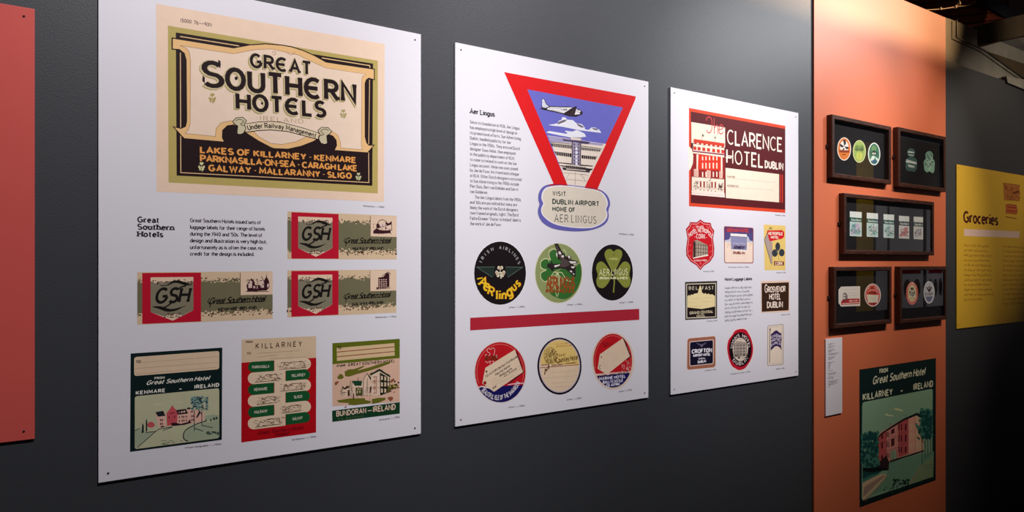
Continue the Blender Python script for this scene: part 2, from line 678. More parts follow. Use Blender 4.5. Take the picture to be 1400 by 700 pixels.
    def blobs(self, pts, rx, ry, col, n=6, jit=0.3, seed=1):
        rnd = random.Random(seed)
        out = []
        for x, y in pts:
            k = rnd.uniform(0.6, 1.3)
            ph = rnd.uniform(0, 6)
            out.append([self.pt(x + rx * k * rnd.uniform(1 - jit, 1 + jit) * math.cos(ph + 6.2832 * i / n), y + ry * k * rnd.uniform(1 - jit, 1 + jit) * math.sin(ph + 6.2832 * i / n)) for i in range(n)])
        self.shapes(out, col)

    def scribble(self, x0, y0, x1, y1, n, w, col, seed=1, size=0.12, slope=0.0):
        """Loose pen sketching inside a box."""
        rnd = random.Random(seed)
        L = []
        for _ in range(n):
            x, y = rnd.uniform(x0, x1), rnd.uniform(y0, y1)
            y += slope * (x - x0)
            k = rnd.choice((0, 0, 1, 1, 2))
            a, b = (x1 - x0) * size * rnd.uniform(0.3, 1), (y1 - y0) * size * 1.6 * rnd.uniform(0.3, 1)
            L.append([(x, y), (x + (a if k != 1 else 0.1 * a), y + (b if k else 0) + slope * a)])
        self.lines(L, w, col)

    def cloverleaf(self, cx, cy, r, col, sx=0.72, stem=True):
        ps = []
        for a in (90, 210, 330):
            ex, ey = cx + r * 0.55 * sx * math.cos(R(a)), cy - r * 0.55 * math.sin(R(a))
            for da in (-23, 23):
                px, py = cx + r * 0.66 * sx * math.cos(R(a + da)), cy - r * 0.66 * math.sin(R(a + da))
                ps.append([self.pt(px + r * 0.27 * sx * math.cos(6.2832 * i / 10), py + r * 0.27 * math.sin(6.2832 * i / 10)) for i in range(10)])
            ps.append([self.pt(cx, cy)] + [self.pt(cx + r * 0.75 * sx * math.cos(R(a + d)), cy - r * 0.75 * math.sin(R(a + d))) for d in (-22, 0, 22)])
        if stem:
            ps.append([self.pt(cx - r * .08 * sx, cy), self.pt(cx + r * .08 * sx, cy), self.pt(cx + r * .25 * sx, cy + r), self.pt(cx + r * .05 * sx, cy + r)])
        self.shapes(ps, col)

    def done(self, label=None, cat=None, group=None, plabels=None):
        root = None
        for k in self.order:
            V, F, M, I = self.b[k]
            if not F:
                continue
            par = self.parent if root is None else root
            groups = clusters(V, F) if root is not None else [list(range(len(F)))]
            if root is None and self.parent is None:
                xs = [v[0] for v in V]; zs = [v[2] for v in V]
                self.base = ((min(xs) + max(xs)) / 2, V[0][1], min(zs))
            base = self.base if self.parent is None else getattr(self, 'base0', tuple(self.parent.location))
            for g in groups:
                used = sorted({i for f in g for i in F[f]})
                ix = {v: i for i, v in enumerate(used)}
                ms = sorted({I[f] for f in g})
                o = mesh_obj(k, [(V[i][0] - base[0], V[i][1] - base[1], V[i][2] - base[2]) for i in used], [[ix[i] for i in F[f]] for f in g], [M[i] for i in ms], par, [ms.index(I[f]) for f in g])
                if root is None:
                    root = o
                    if self.parent is None:
                        o.location = base
        if cat:
            tag(root, label, cat, group)
        elif label:
            root['label'] = label
        return root


def paragraph(name, A, lines, x, ys, xr, h, col, w=0.17, serif=0.11, em=None):
    """Ragged-right body copy: one shared letter size, lines level on the wall."""
    A.to(name)
    for s, y in zip(lines, ys):
        ind = 0
        if s.startswith('~'):
            s, ind = s[1:], 1
        a = A.pt(x, y)
        gl, tot = layout(s, w, serif, 1.0, 0.13 + serif * 0.9 + w * 0.5)
        hm = h * A.unit(x, y)
        if em is None:
            em = (A.pt(xr, y)[0] - a[0]) / (tot * hm)
        A.lay += 1
        for gx, vs, fs in gl:
            A.raw([(a[0] + (gx + vx + ind * 2.4) * hm * em, a[1] + vy * hm) for vx, vy in vs], fs, col)
        A.lay -= 1
    A.lay += 1

# ------------------------------------------------------------------ the setting
def wallx(px, off=0.0):
    return W(px, 360, off)[0]


XL, XR = -1.2, 12.0
ZG = 2.75                                   # grey paint stops here beyond the coral board
X_COR = wallx(1293, 0.009)
X_COL = wallx(1113, 0.009)
Z_COR = W(1293, 24, 0.009)[1] - 0.02
wall = prism('wall_long', [(XL, 0), (XR, 0), (XR, ZG), (X_COR - 0.02, ZG), (X_COR - 0.02, Z_COR), (X_COL + 0.02, Z_COR), (X_COL + 0.02, 4.1), (XL, 4.1)], 0.0, 0.12, M_WALL, kind='structure')
box('floor', XL, XR + 4, -4.2, 0.12, -0.05, 0.0, M_FLOOR, kind='structure')
box('baseboard_long', XL, XR, -0.012, 0.0, 0.0, 0.07, M_STEEL, kind='structure')
box('ceiling', XL, XR + 4, -4.2, 3.0, 4.1, 4.15, M_TIMBER, kind='structure')
box('wall_opposite', XL + 1.5, XR + 4, -3.5, -3.4, 0.0, 3.4, M_WALL, kind='structure')

# concrete over the grey paint, seen past the coral board
band = [W(1289, 85.5, -0.03), W(1293, 24, -0.03), W(1310, 30, -0.03), W(1333, 40, -0.03), W(1336, 41, -0.03), W(1336, 62.5, -0.03), W(1400, 107, -0.03), W(1420, 121, -0.03), W(1420, 127, -0.03)]
prism('trim_1', band, 0.03, 0.15, M_CONC, kind='structure')
# unseen baffle, added so the warm lamp only lights the top of the wall
box('lamp_baffle', 5.0, 7.6, -1.78, -1.74, 3.1, 3.665, M_STEEL, kind='structure')
# timber boards of the roof falling behind the beams
def beam(name, pts, y0, y1, m):
    return prism(name, [W(x, y, -y0) for x, y in pts], y0, y1, m, kind='structure')


bm1 = beam('trim_2', [(1330, 36), (1440, 10), (1440, 40), (1336, 62.5)], 0.16, 0.30, M_CONCD)
beam('trim_3', [(1335, 66), (1368, 57), (1440, 86), (1440, 108), (1400, 88), (1346, 69)], 0.34, 0.48, M_CONC)
beam('trim_4', [(1330, 60), (1346, 69), (1400, 87), (1440, 102), (1440, 140), (1330, 66)], 0.31, 0.325, M_CONCD)
beam('trim_5', [(1392, 52), (1440, 44), (1440, 78), (1400, 60)], 0.50, 0.62, M_CONC)
beam('trim_6', [(1376, 104), (1440, 116), (1440, 138), (1378, 113)], -0.012, 0.02, M_CONC)
# brown timber soffit planks above the beams
plank_root = beam('ceiling_boards', [(1200, -60), (1500, -60), (1500, 30), (1336, 44), (1300, 36), (1236, 2)], 0.72, 0.76, M_TIMBER)
for i in range(7):
    y = -22 + i * 10
    q = [W(1232 + max(0, y) * 1.2, y, -0.70), W(1460, y - 20, -0.70), W(1460, y - 11.5, -0.70), W(1232 + max(0, y + 8.5) * 1.2, y + 8.5, -0.70)]
    n = len(q)
    prism('plank', q, 0.68, 0.71, M_TIMBER, parent=plank_root)
beam('trim_7', [(1352, -20), (1480, -20), (1480, 40), (1398, 22), (1372, 6)], 0.50, 0.60, M_STEEL)

# pale cord with knots strung under the ceiling
def tube(name, pts, r, m, parent=None, n=8):
    cd = bpy.data.curves.new(name, 'CURVE')
    cd.dimensions = '3D'
    cd.bevel_depth = r
    cd.bevel_resolution = 2
    sp = cd.splines.new('POLY')
    sp.points.add(len(pts) - 1)
    for p, q in zip(sp.points, pts):
        p.co = (*q, 1)
    tmp = bpy.data.objects.new(name, cd)
    COL.objects.link(tmp)
    me = bpy.data.meshes.new_from_object(tmp)
    bpy.data.objects.remove(tmp)
    me.materials.clear()
    me.materials.append(m)
    me.name = name
    o = bpy.data.objects.new(name, me)
    COL.objects.link(o)
    if parent is not None:
        o.parent = parent
    return o


M_CORD = noise_mat('pale_cord', (214, 184, 160), 0.6, 0.3, 0.1)
cpts = spline([(1232, 15.5), (1260, 14), (1280, 12.8), (1290, 12), (1300, 10.5), (1310, 8.8), (1320, 8), (1328, 5), (1334, 1), (1338, -5), (1341, -14), (1344, -34)], False, 5)
c3 = [(W(x, y, -0.02)[0], 0.02, W(x, y, -0.02)[1]) for x, y in cpts]
cord = tube('hanging_cord', c3, 0.0032, M_CORD)
tag(cord, 'pale thin knotted cord hanging under the dark timber ceiling', 'cord')
for x, y, rr in ((1285, 12, 0.008), (1305.5, 9.5, 0.009), (1311, 4.5, 0.009)):
    p = W(x, y, -0.02)
    vs, fs = box_data(p[0] - rr, p[0] + rr, 0.02 - rr, 0.02 + rr, p[1] - rr, p[1] + rr, rr * 0.5)
    mesh_obj('knot', vs, fs, [M_CORD], cord)
pc = [(W(x, y, -0.02)[0], 0.02, W(x, y, -0.02)[1]) for x, y in ((1305.5, 9.5), (1309, 7), (1311, 3.5), (1312, -3), (1314, -30))]
tube('cord_tail', pc, 0.0022, M_CORD, cord)
# dark conduit on the concrete
pc = [(W(x, y, -0.012)[0], 0.012, W(x, y, -0.012)[1]) for x, y in ((1307.5, 27), (1307.5, 51), (1322, 58), (1345, 68.5), (1372, 88), (1400, 108), (1425, 125))]
tag(tube('conduit', pc, 0.004, M_STEEL), 'thin dark conduit running down and across the concrete above the grey wall', 'conduit')


# ------------------------------------------------------------------ boards on the wall
def screws(parent, x0, x1, z0, z1, y, inset=0.02):
    for sx, sz in ((x0 + inset, z1 - inset), (x1 - inset, z1 - inset), (x0 + inset, z0 + inset), (x1 - inset, z0 + inset)):
        vs, fs = [], []
        r = 0.0024
        n = 10
        L = tuple(parent.location)
        for j, (rr, yy) in enumerate(((r, y), (r, y - 0.0012), (r * .55, y - 0.002))):
            for i in range(n):
                a = 6.2832 * i / n
                vs.append((sx + rr * math.cos(a) - L[0], yy - L[1], sz + rr * math.sin(a) - L[2]))
        for j in range(2):
            for i in range(n):
                fs.append([j * n + i, j * n + (i + 1) % n, (j + 1) * n + (i + 1) % n, (j + 1) * n + i])
        fs.append([2 * n + i for i in range(n)])
        mesh_obj('screw', vs, fs, [M_METAL], parent)


OFF = 0.006


def panel(x0, x1, z0, z1, label, m, t=OFF, cat='panel', group=None, scr=True, name='exhibition_panel'):
    root = empty(name, (x0, 0, z0), label, cat, group)
    box('board', x0, x1, -t, 0.0 - 0.0005, z0, z1, m, root, 0.0008)
    if scr:
        screws(root, x0, x1, z0, z1, -t)
    return root


def zs(px, ytop, ybot, off=OFF):
    return W(px, ybot, off)[1], W(px, ytop, off)[1]


z0, z1 = zs(575.5, 47, 593)
p1 = panel(W(134.5, 0, OFF)[0], W(575.5, 0, OFF)[0], z0, z1, 'large white panel with cream hotel poster and red and green luggage labels', M_BOARD)
z0, z1 = zs(622.5, 57.7, 583.5)
p2 = panel(W(622.5, 0, OFF)[0], W(886.5, 0, OFF)[0], z0, z1, 'white panel with a red triangle airline label above two rows of round labels', M_BOARD)
z0, z1 = zs(917, 119, 540)
p3 = panel(W(917, 0, OFF)[0], W(1091.5, 0, OFF)[0], z0, z1, 'white panel with maroon hotel label above nine small luggage labels and text', M_BOARD)
z0, z1 = zs(47.5, 12.3, 600)
p0 = panel(W(47.5, 0, OFF)[0] - 0.68, W(47.5, 0, OFF)[0], z0, z1, 'plain coral red panel cut off by the left edge of the photo', M_CORAL2)
CO = 0.009
coral = empty('display_board', (W(1113, 0, CO)[0], 0, 0.0), 'tall coral orange board standing proud of the grey wall behind five framed displays', 'board')
box('board', W(1113, 0, CO)[0], W(1293, 0, CO)[0], -CO, -0.0005, 0.0, W(1293, 24, CO)[1], M_CORAL, coral, 0.0012)
z0, z1 = zs(1308, 224.5, 449.6)
p4 = panel(W(1308, 0, OFF)[0], W(1308, 0, OFF)[0] + 1.189, z0, z1, 'yellow panel headed Groceries on the dark wall beyond the coral board', M_YELLOW)

# ------------------------------------------------------------------ panel one prints
INK = (38, 22, 24)
CREAM = (236, 212, 188)
F1 = Frame(225, 30, 6.3625); F2 = Frame(375, 60, 6.3625); F3 = Frame(225, 135, 5.831); F4 = Frame(375, 150, 5.385)
PANEL_Y = OFF + 0.0001
A = Art('poster_print', PANEL_Y, p1)
A.poly('213.5,5 526,60.2 525,276 214,262', (244, 214, 188))
A.poly('229.5,35 516.5,83 516.5,264.5 230.5,249.5', (192, 172, 100))
A.poly('240.3,44.3 510,87 509,254 241.5,240', INK)
A.line('246.2,49.8 327,62.8', 1.3, (236, 196, 140)); A.line('440,79.2 505.5,89.7 505.8,94', 1.3, (236, 196, 140))
A.line('246.6,72 247.2,236 504.3,249.6 504,205 505.3,109', 1.2, (232, 190, 140))
OUT = [(235.4, 52), (319.3, 65.4), (341, 61.4), (363, 59.9), (385, 61.6), (398.6, 63.9), (414.3, 69), (430, 76), (445.8, 84.8), (511.8, 94.6), (511.8, 109), (504, 107), (500.8, 109.5), (499.2, 114.2),
       (499.3, 187), (501.5, 195.5), (505, 198.6), (511.5, 198.2), (502.6, 209), (456.6, 205.7), (460, 199), (459.4, 191.7), (454.8, 186), (447, 183.5), (436, 186), (430.7, 192.7), (412, 200), (393.6, 204), (375, 203.3), (370.8, 202), (353.6, 193),
       (338, 183), (329, 175), (319.3, 171), (310.8, 172.2), (304.5, 178.5), (304.2, 188.2), (307, 194.5), (251.6, 189.6), (237, 173.4), (247.3, 175.3), (253.3, 172.7), (255, 166), (254.3, 82), (251.7, 73), (245.4, 67.9), (235.4, 67.2)]
A.poly(OUT, (240, 194, 134))
A.line(OUT, 1.6, INK, closed=True)
INN = [(246, 62.2), (319.3, 73.6), (335, 70.5), (350, 67.6), (371, 67), (394, 72), (408, 75.2), (422, 82.5), (445.8, 93), (500.5, 101.5), (496, 104), (494.6, 108), (494, 200), (495.5, 204.5), (466, 202.4), (465.5, 194.5), (462, 185), (454.8, 180), (447, 178),
       (425, 184), (404, 194), (385, 197.5), (370, 196), (354, 187), (345, 178), (316, 165), (302, 168), (295.3, 176), (294.5, 186.5), (253, 182.3), (257.5, 178), (260, 169), (260.4, 82), (258.8, 71.5), (254.9, 66)]
A.poly(INN, (244, 218, 194))
A.line(INN, 0.55, (150, 98, 66), closed=True)
A.line('371.5,72.5 374.5,70.3 377,72.2 375.6,75 372.5,74.5', 0.6, (170, 110, 70), smooth=True)
A.line('393,72 397,75 402,73.6 403,71', 0.6, (170, 110, 70), smooth=True)
A.to('lettering')
OL = (182, 164, 112)
for dx, dy, col, ww in ((-1.9, 2.0, (176, 158, 104), .3), (-.5, .5, (216, 198, 156), .34), (0, 0, INK, .225)):
    A.text('GR$AT', 343.5, 90.8, 424.5, 102, 17.0, col, ww,   .12, gap=.13, dx=dx, dy=dy)
    A.text('S', 279, 116.4, 303.5, 119, 32, col, ww * .8, 0, dx=dx, dy=dy)
    A.text('OUTH$RN', 311, 120.4, 485, 139.4, 26.5, col, ww,   .12, gap=.13, dx=dx, dy=dy)
    A.text('HOT$LS', 325, 148.4, 444, 159.4, 20.5, col, ww * 1.05,   .12, gap=.13, dx=dx, dy=dy)
A.polys([A.ell_pts(322.9, 107, 2.2, 2.6, 12), A.ell_pts(358.3, 141.3, 1.5, 1.8, 12)], INK)
A.polys(['298.2,81.5 301.6,84 301.4,93.5 298.6,91', '277,103 280,106 280,114 276.6,110.5'], INK)
A.text('*IRELAND*', 351, 163.8, 419, 169, 5.6, (186, 160, 120), .1, gap=.34)
A.text('(5000  76__931)', 247, 29.6, 289.3, 36.4, 4.4, (60, 40, 40), .14)
OR = (240, 164, 84)
A.text('LAKES OF KILLARNEY * KENMARE', 274.6, 208.4, 486, 222.4, 7.6, OR, .27, gap=.2)
A.text('PARKNASILLA*ON*SEA * CARAGH LAKE', 274.6, 220.2, 487.6, 233.6, 7.8, OR, .27, gap=.12)
A.text('GALWAY * MALLARANNY * SLIGO', 286, 233.3, 480, 243.8, 7.6, OR, .27, gap=.2)
A.to('shamrock_print')
A.cloverleaf(275.5, 227.6, 7, (222, 214, 160)); A.cloverleaf(490, 241.3, 6, (200, 196, 150))
A.cloverleaf(290.3, 134, 7.5, (184, 160, 96)); A.cloverleaf(469.3, 155.5, 6.8, (176, 164, 110))
A.to('ribbon_print')
TOP = [(336, 169.3), (353.6, 166.6), (370.8, 166), (385, 167.3), (393.6, 169.6), (412, 174.4), (431, 180.4), (436, 182.4)]
BOT = [(434.4, 190.4), (412, 184.6), (393.6, 179.8), (385, 179), (370.8, 177.6), (353.6, 178.4), (336.5, 180.8)]
A.poly(TOP + BOT, (232, 212, 178))
A.line(TOP, .9, INK); A.line(BOT, .9, INK)
for m in (1, -1):
    c = (lambda x, y: (x, y)) if m == 1 else (lambda x, y: (771.5 - x, y + 13.5 - (x - 330) * .0))
    P_ = [c(*q) for q in ((318, 166), (323, 161), (332, 160.4), (337, 165), (334, 170), (336, 176), (333, 182), (328, 184), (324, 182.6), (325, 172), (321, 170))]
    A.poly(P_, (212, 200, 164)); A.line(P_, .9, INK, closed=True)
    A.line([c(*q) for q in ((322, 165), (328, 163), (333, 166), (329, 170), (334, 172))], .8, INK, smooth=True)
A.along('Under Railway Management', '339.5,177.8 354,175.5 371,174.8 385,176.2 394,177.8 412,182.4 431.5,188.2', 6.2, INK, .2, gap=.16)
A.done('cream and olive hotel poster with black display lettering')

T = Art('heading', PANEL_Y, p1)


def hz(x0, y0, x1):
    return 360 - (360 - y0) * (2100 - x1) / (2100 - x0)


def htext(T, s, x0, y0, x1, h, col, **k):
    X0, Y0 = T.fr(x0, y0)
    X1, _ = T.fr(x1, y0)
    T.text(s, x0, y0, x1, (hz(X0, Y0, X1) - T.fr.y0) * T.fr.s, h, col, level=True, **k)


TX = (30, 26, 30)
for s, y, x1 in (('Great', 303.6, 217), ('Southern', 313.4, 237.3), ('Hotels', 323.3, 222.4)):
    htext(T, s, 188.6, y, x1, 7.0, TX, w=.23, serif=.22, gap=.05)
T.done()
T = Art('paragraph', PANEL_Y, p1)
for s, y, x1 in (('Great Southern Hotels issued sets of', 303.4, 356.3), ('luggage labels for their range of hotels', 312.6, 362), ('during the 1940 and \'50s. The level of', 321.8, 358.2), ('design and illustration is very high but,', 331, 364.6),
                 ('unfortunately as is often the case, no', 340.2, 358.8), ('credit for the design is included.', 349.2, 347.3)):
    htext(T, s, 260.2, y, x1, 4.7, TX, w=.19, serif=.14, gap=.02)
T.done()


def caption(parent, s, x0, y0, x1, y1, h=2.2):
    c = Art('caption', PANEL_Y, parent)
    c.text(s, x0, y0, x1, y1, h, (40, 30, 36), w=.16, serif=.1, gap=.1)
    c.done()


caption(p1, 'letterpress  |  c.1940s', 497, 282.5, 525.3, 284.2)
caption(p1, 'letterpress  |  c.1940s', 513.5, 434.9, 541.8, 433.6)
caption(p1, 'Offset lithography  |  c.1950s', 253, 613.4, 302.5, 608)
caption(p1, 'letterpress  |  c.1950s', 399.5, 602.3, 432, 597.8)
caption(p1, 'letterpress  |  c.1950s', 519, 575.2, 546.5, 571)


def gsh(quad, town, seed, pic):
    (xa, ya), (xb, yb), (xc, yc), (xd, yd) = quad
    X0, X1 = W(xa, ya, PANEL_Y)[0], W(xb, yb, PANEL_Y)[0]
    Z1 = (W(xa, ya, PANEL_Y)[1] + W(xb, yb, PANEL_Y)[1]) / 2
    Z0 = (W(xd, yd, PANEL_Y)[1] + W(xc, yc, PANEL_Y)[1]) / 2
    asp = (X1 - X0) / (Z1 - Z0)
    A = Art('luggage_label_print', PANEL_Y, p1, uv=(X0, X1, Z0, Z1))
    rnd = random.Random(seed)
    TAN, OLV = (222, 194, 158), (118, 112, 84)
    A.poly('0,0 1,0 1,1 0,1', TAN)
    edge_t = [(i / 60, .17 + rnd.uniform(-.035, .045)) for i in range(61)]
    edge_b = [(1 - i / 60, .82 + rnd.uniform(-.04, .05)) for i in range(61)]
    A.poly(edge_t + edge_b, OLV)
    A.blobs([(rnd.random(), rnd.uniform(.12, .19)) for _ in range(110)], .006, .012, (84, 66, 50), 5, .4, seed)
    A.blobs([(rnd.random(), rnd.uniform(.80, .90)) for _ in range(120)], .007, .014, (90, 62, 46), 5, .4, seed + 1)
    A.blobs([(rnd.random(), rnd.uniform(.17, .23)) for _ in range(70)], .006, .012, TAN, 5, .4, seed + 2)
    A.blobs([(rnd.random(), rnd.uniform(.76, .84)) for _ in range(80)], .006, .012, TAN, 5, .4, seed + 3)
    A.to('shield')
    A.poly('.033,.015 .446,.015 .446,.99 .033,.99', (196, 22, 48))
    A.poly('.09,.1 .39,.1 .39,.76 .243,.95 .09,.77', (236, 206, 176))
    A.poly([(.09 + .3 * i / 24, .2 + rnd.uniform(-.03, .03)) for i in range(25)] + [(.39, .76), (.33, .83)] + [(.33 - i * .012, .845 + rnd.uniform(-.03, .02)) for i in range(15)] + [(.15, .83), (.09, .77)], (136, 128, 106))
    A.blobs([(rnd.uniform(.1, .38), rnd.uniform(.15, .23)) for _ in range(40)], .006, .012, (96, 66, 60), 5, .4, seed + 5)
    A.blobs([(rnd.uniform(.18, .3), rnd.uniform(.8, .89)) for _ in range(36)], .006, .012, (96, 76, 60), 5, .4, seed + 6)
    A.to('lettering')
    K = (26, 22, 20)
    A.text('GSH', .122, .59, .35, .59, .27, K, .2, .12, slant=.22, gap=.04)
    A.lines(['.34,.27 .3,.3 .28,.35', '.235,.55 .225,.62 .19,.68 .16,.7'], .028, K, smooth=True)
    A.poly('.155,.255 .2,.25 .24,.18 .28,.165 .33,.2 .36,.24 .385,.26 .33,.262 .29,.225 .25,.215 .21,.26 .17,.27', K, smooth=True)
    A.poly('.1,.665 .15,.66 .18,.68 .215,.715 .25,.72 .3,.69 .34,.66 .31,.7 .26,.76 .2,.77 .155,.72', K, smooth=True)
    A.text('Great Southern Hotel', .505, .645, .93, .625, .115, K, .2, 0, slant=.5, gap=.03)
    A.lines(['.51,.53 .495,.6 .515,.66 .51,.72', '.56,.645 .93,.625', '.9,.625 .945,.6'], .014, K)
    A.text(town, .576, .79, .868, .775, .052, K, .3, 0, gap=.18)
    A.to('illustration')
    A.poly('.742,.02 1,.02 1,.485 .742,.485', (234, 204, 176))
    A.line('.742,.02 .742,.485', .012, (110, 80, 60))
    M = (60, 26, 34)
    if pic == 0:
        A.polys(['.77,.36 .8,.3 .83,.33 .86,.34 .9,.34 .94,.33 .94,.4 .86,.42 .8,.42 .77,.42', '.8,.22 .815,.17 .83,.22 .83,.3 .8,.3', '.89,.14 .92,.18 .95,.12 .95,.2 .9,.24'], M)
        A.polys(['.84,.2 .875,.16 .885,.28 .84,.3', '.9,.28 .935,.28 .935,.32 .9,.32'], (226, 196, 186))
        A.lines(['.83,.12 .86,.1 .9,.14', '.83,.12 .8,.24', '.89,.16 .89,.32', '.95,.2 .95,.34'], .014, M)
        A.scribble(.765, .2, .95, .43, 46, .01, M, seed)
    elif pic == 1:
        A.poly('.82,.18 .87,.16 .91,.06 .93,.1 .93,.4 .82,.44 .80,.42 .82,.4', M)
        for i in range(5):
            A.polys(['.%d,%.3f .%d,%.3f .%d,%.3f .%d,%.3f' % (825 + j * 22, .22 + i * .048, 839 + j * 22, .215 + i * .048, 839 + j * 22, .24 + i * .048, 825 + j * 22, .245 + i * .048) for j in range(4)], (224, 188, 170))
        A.lines(['.8,.44 .94,.42', '.86,.14 .92,.05 .94,.1', '.8,.4 .82,.42'], .014, M)
    else:
        A.polys(['.79,.3 .81,.2 .83,.14 .85,.2 .86,.28 .93,.28 .93,.19 .95,.1 .97,.2 .975,.33 .95,.4 .8,.41'], M)
        A.polys(['.805,.26 .82,.18 .835,.2 .835,.34 .805,.34', '.87,.3 .88,.3 .88,.36 .87,.36', '.9,.22 .91,.15 .93,.22 .93,.34 .9,.34', '.845,.3 .86,.3 .86,.35 .845,.35', '.955,.26 .97,.26 .97,.33 .955,.33'], (228, 196, 182))
        A.scribble(.79, .15, .965, .42, 50, .01, M, seed)
        A.lines(['.785,.41 .97,.42', '.91,.1 .93,.22', '.95,.06 .95,.2'], .012, M)
    return A.done('red and olive green luggage label with black monogram, ' + {'KENMARE-IRELAND': 'left of the three', 'MULRANY-IRELAND': 'upper right of the three', 'GALWAY-IRELAND': 'lower right of the three'}[town])


gsh(((187.7, 371.7), (372.7, 371.5), (372.2, 435.3), (188, 444.6)), 'KENMARE-IRELAND', 11, 2)
gsh(((393, 289.7), (542.3, 294.4), (542, 354), (393, 354.9)), 'MULRANY-IRELAND', 12, 0)
gsh(((393, 368.9), (541.8, 369.3), (541.4, 427.3), (393, 434.2)), 'GALWAY-IRELAND', 13, 1)

# kenmare luggage label
DG = (16, 34, 34)
A = Art('luggage_label_print', PANEL_Y, p1)
A.poly('178.6,483.3 303.9,475.2 303.3,601.3 177.8,617.8', DG)
A.fr = Frame(175, 470, 9.333)
A.rrect('78,170 1165,90 1163,325 78,412', 34, (228, 200, 168))
A.lines(['165,240 1160,162', '95,315 1140,238', '95,388 1130,300'], 4, (176, 140, 112))
A.to('lettering')
A.text('TO', 104, 247, 158, 243, 32, INK, .26, 0)
A.text('FROM', 342, 452, 465, 442, 24, (226, 220, 204), .3, 0)
A.text('Great Southern Hotel', 235, 524, 1030, 458, 50, (232, 228, 214), .2, 0, slant=.4, gap=.16)
A.text('KENMARE', 106, 646, 470, 612, 38, (232, 228, 214), .28, 0, gap=.3)
A.text('IRELAND', 852, 570, 1158, 542, 40, (232, 228, 214), .28, 0, gap=.3)
A.line('655,579 682,577', 12, (232, 228, 214))
A.to('illustration')
A.fr = Frame(175, 530, 7.778)
A.rrect('72,92 970,5 970,535 72,655', 26, (196, 194, 158))
G2, DK, PK, PK2 = (166, 176, 146), (36, 40, 46), (236, 184, 164), (206, 84, 92)
A.polys(['74,450 130,445 200,470 290,470 100,640 74,620', '590,500 640,430 760,390 830,370 968,345 968,530 640,575 600,540', '820,300 900,285 968,290 968,345 820,350'], G2)
A.polys(['240,180 330,172 400,176 330,184', '500,150 580,142 560,156'], (214, 206, 170))
A.poly('205,400 215,375 240,362 270,372 285,400 260,422 220,420', PK2, smooth=True)
A.poly('290,262 395,248 405,410 340,430 330,420', PK)
A.poly('410,270 520,235 640,225 700,240 760,240 810,260 810,350 690,380 520,400 415,410', PK)
A.poly('410,270 440,235 470,185 500,225 530,250 520,395 415,405', PK2)
A.polys(['290,260 375,246 398,300 318,308', '510,238 615,225 638,275 530,288', '760,240 775,260 740,318 722,320', '625,215 660,208 665,228 630,232'], DK)
wn = []
for i, x in enumerate((340, 358)):
    for y in (335, 375):
        wn.append('%d,%d %d,%d %d,%d %d,%d' % (x, y - i, x + 12, y - 1 - i, x + 12, y + 20 - i, x, y + 22 - i))
for x in (540, 570, 588, 615, 672, 688):
    for y in (312, 352):
        k = -(x - 540) * .08
        wn.append('%d,%d %d,%d %d,%d %d,%d' % (x, y + k - 8, x + 11, y + k - 9, x + 11, y + k + 12, x, y + k + 14))
wn += ['432,305 442,304 442,325 432,326', '490,300 500,299 500,320 490,321', '445,270 495,264 495,272 445,278', '668,250 690,248 690,262 668,264']
A.polys(wn, (70, 34, 44))
A.blobs([(545, 262), (572, 258), (598, 254)], 9, 10, PK, 7, .1, 4)
A.polys(['455,378 500,372 560,384 660,360 680,372 600,395 470,408', '345,410 365,405 400,412 350,425', '650,340 668,350 655,372 640,365'], (52, 26, 36))
A.polys(['145,480 150,400 158,375 168,410 168,470 155,485', '188,470 190,360 196,325 206,370 204,460'], (24, 44, 44))
A.lines(['100,636 290,468 330,440 470,415', '74,455 130,430', '190,478 300,462', '370,455 470,420'], 7, DK)
A.line('640,570 600,550 588,510 610,455 680,410 760,375 830,355', 10, DK, smooth=True)
A.lines(['705,240 705,460', '785,250 785,400', '785,400 900,425', '700,430 800,462', '900,470 965,490', '745,235 790,290'], 8, (60, 76, 76))
A.blobs([(random.Random(3 + i).uniform(672, 850), random.Random(33 + i).uniform(92, 235)) for i in range(70)], 17, 14, (128, 158, 150), 6, .4, 7)
A.blobs([(random.Random(5 + i).uniform(672, 850), random.Random(55 + i).uniform(95, 235)) for i in range(60)], 10, 7, (44, 66, 70), 5, .4, 8)
A.blobs([(random.Random(7 + i).uniform(835, 965), random.Random(77 + i).uniform(465, 500)) for i in range(26)], 12, 6, (60, 80, 66), 5, .4, 9)
A.blobs([(915, 330), (940, 325), (830, 350), (880, 345)], 9, 16, (40, 60, 60), 6, .3, 2)
A.scribble(350, 560, 570, 605, 26, 4, (130, 138, 112), 5, .2, -.1)
A.done('dark green luggage label with a pink country house picture')

# killarney red and green label
A = Art('luggage_label_print', PANEL_Y, p1, Frame(325, 455, 9.33))
A.poly('50,85 1000,42 1000,318 50,384', (222, 194, 160))
A.fr = Frame(320, 450, 4.246)
A.poly('43,195 477,166 476,600 42,658', (186, 14, 26))
yl = [(190, 228), (252, 306), (318, 380), (380, 430), (440, 480), (500, 560)]
GRN, PKC = (24, 86, 44), (234, 206, 176)


def pill(x0, x1, yc, h, col, left=True, right=True):
    pts = []
    for i in range(9):
        a = R(90 + 180 * i / 8)
        pts.append((x0 + (h * .95 * math.cos(a) if left else 0), yc + sl(x0) - h * math.sin(a)))
    for i in range(9):
        a = R(-90 + 180 * i / 8)
        pts.append((x1 + (h * .95 * math.cos(a) if right else 0), yc + sl(x1) - h * math.sin(a)))
    return pts


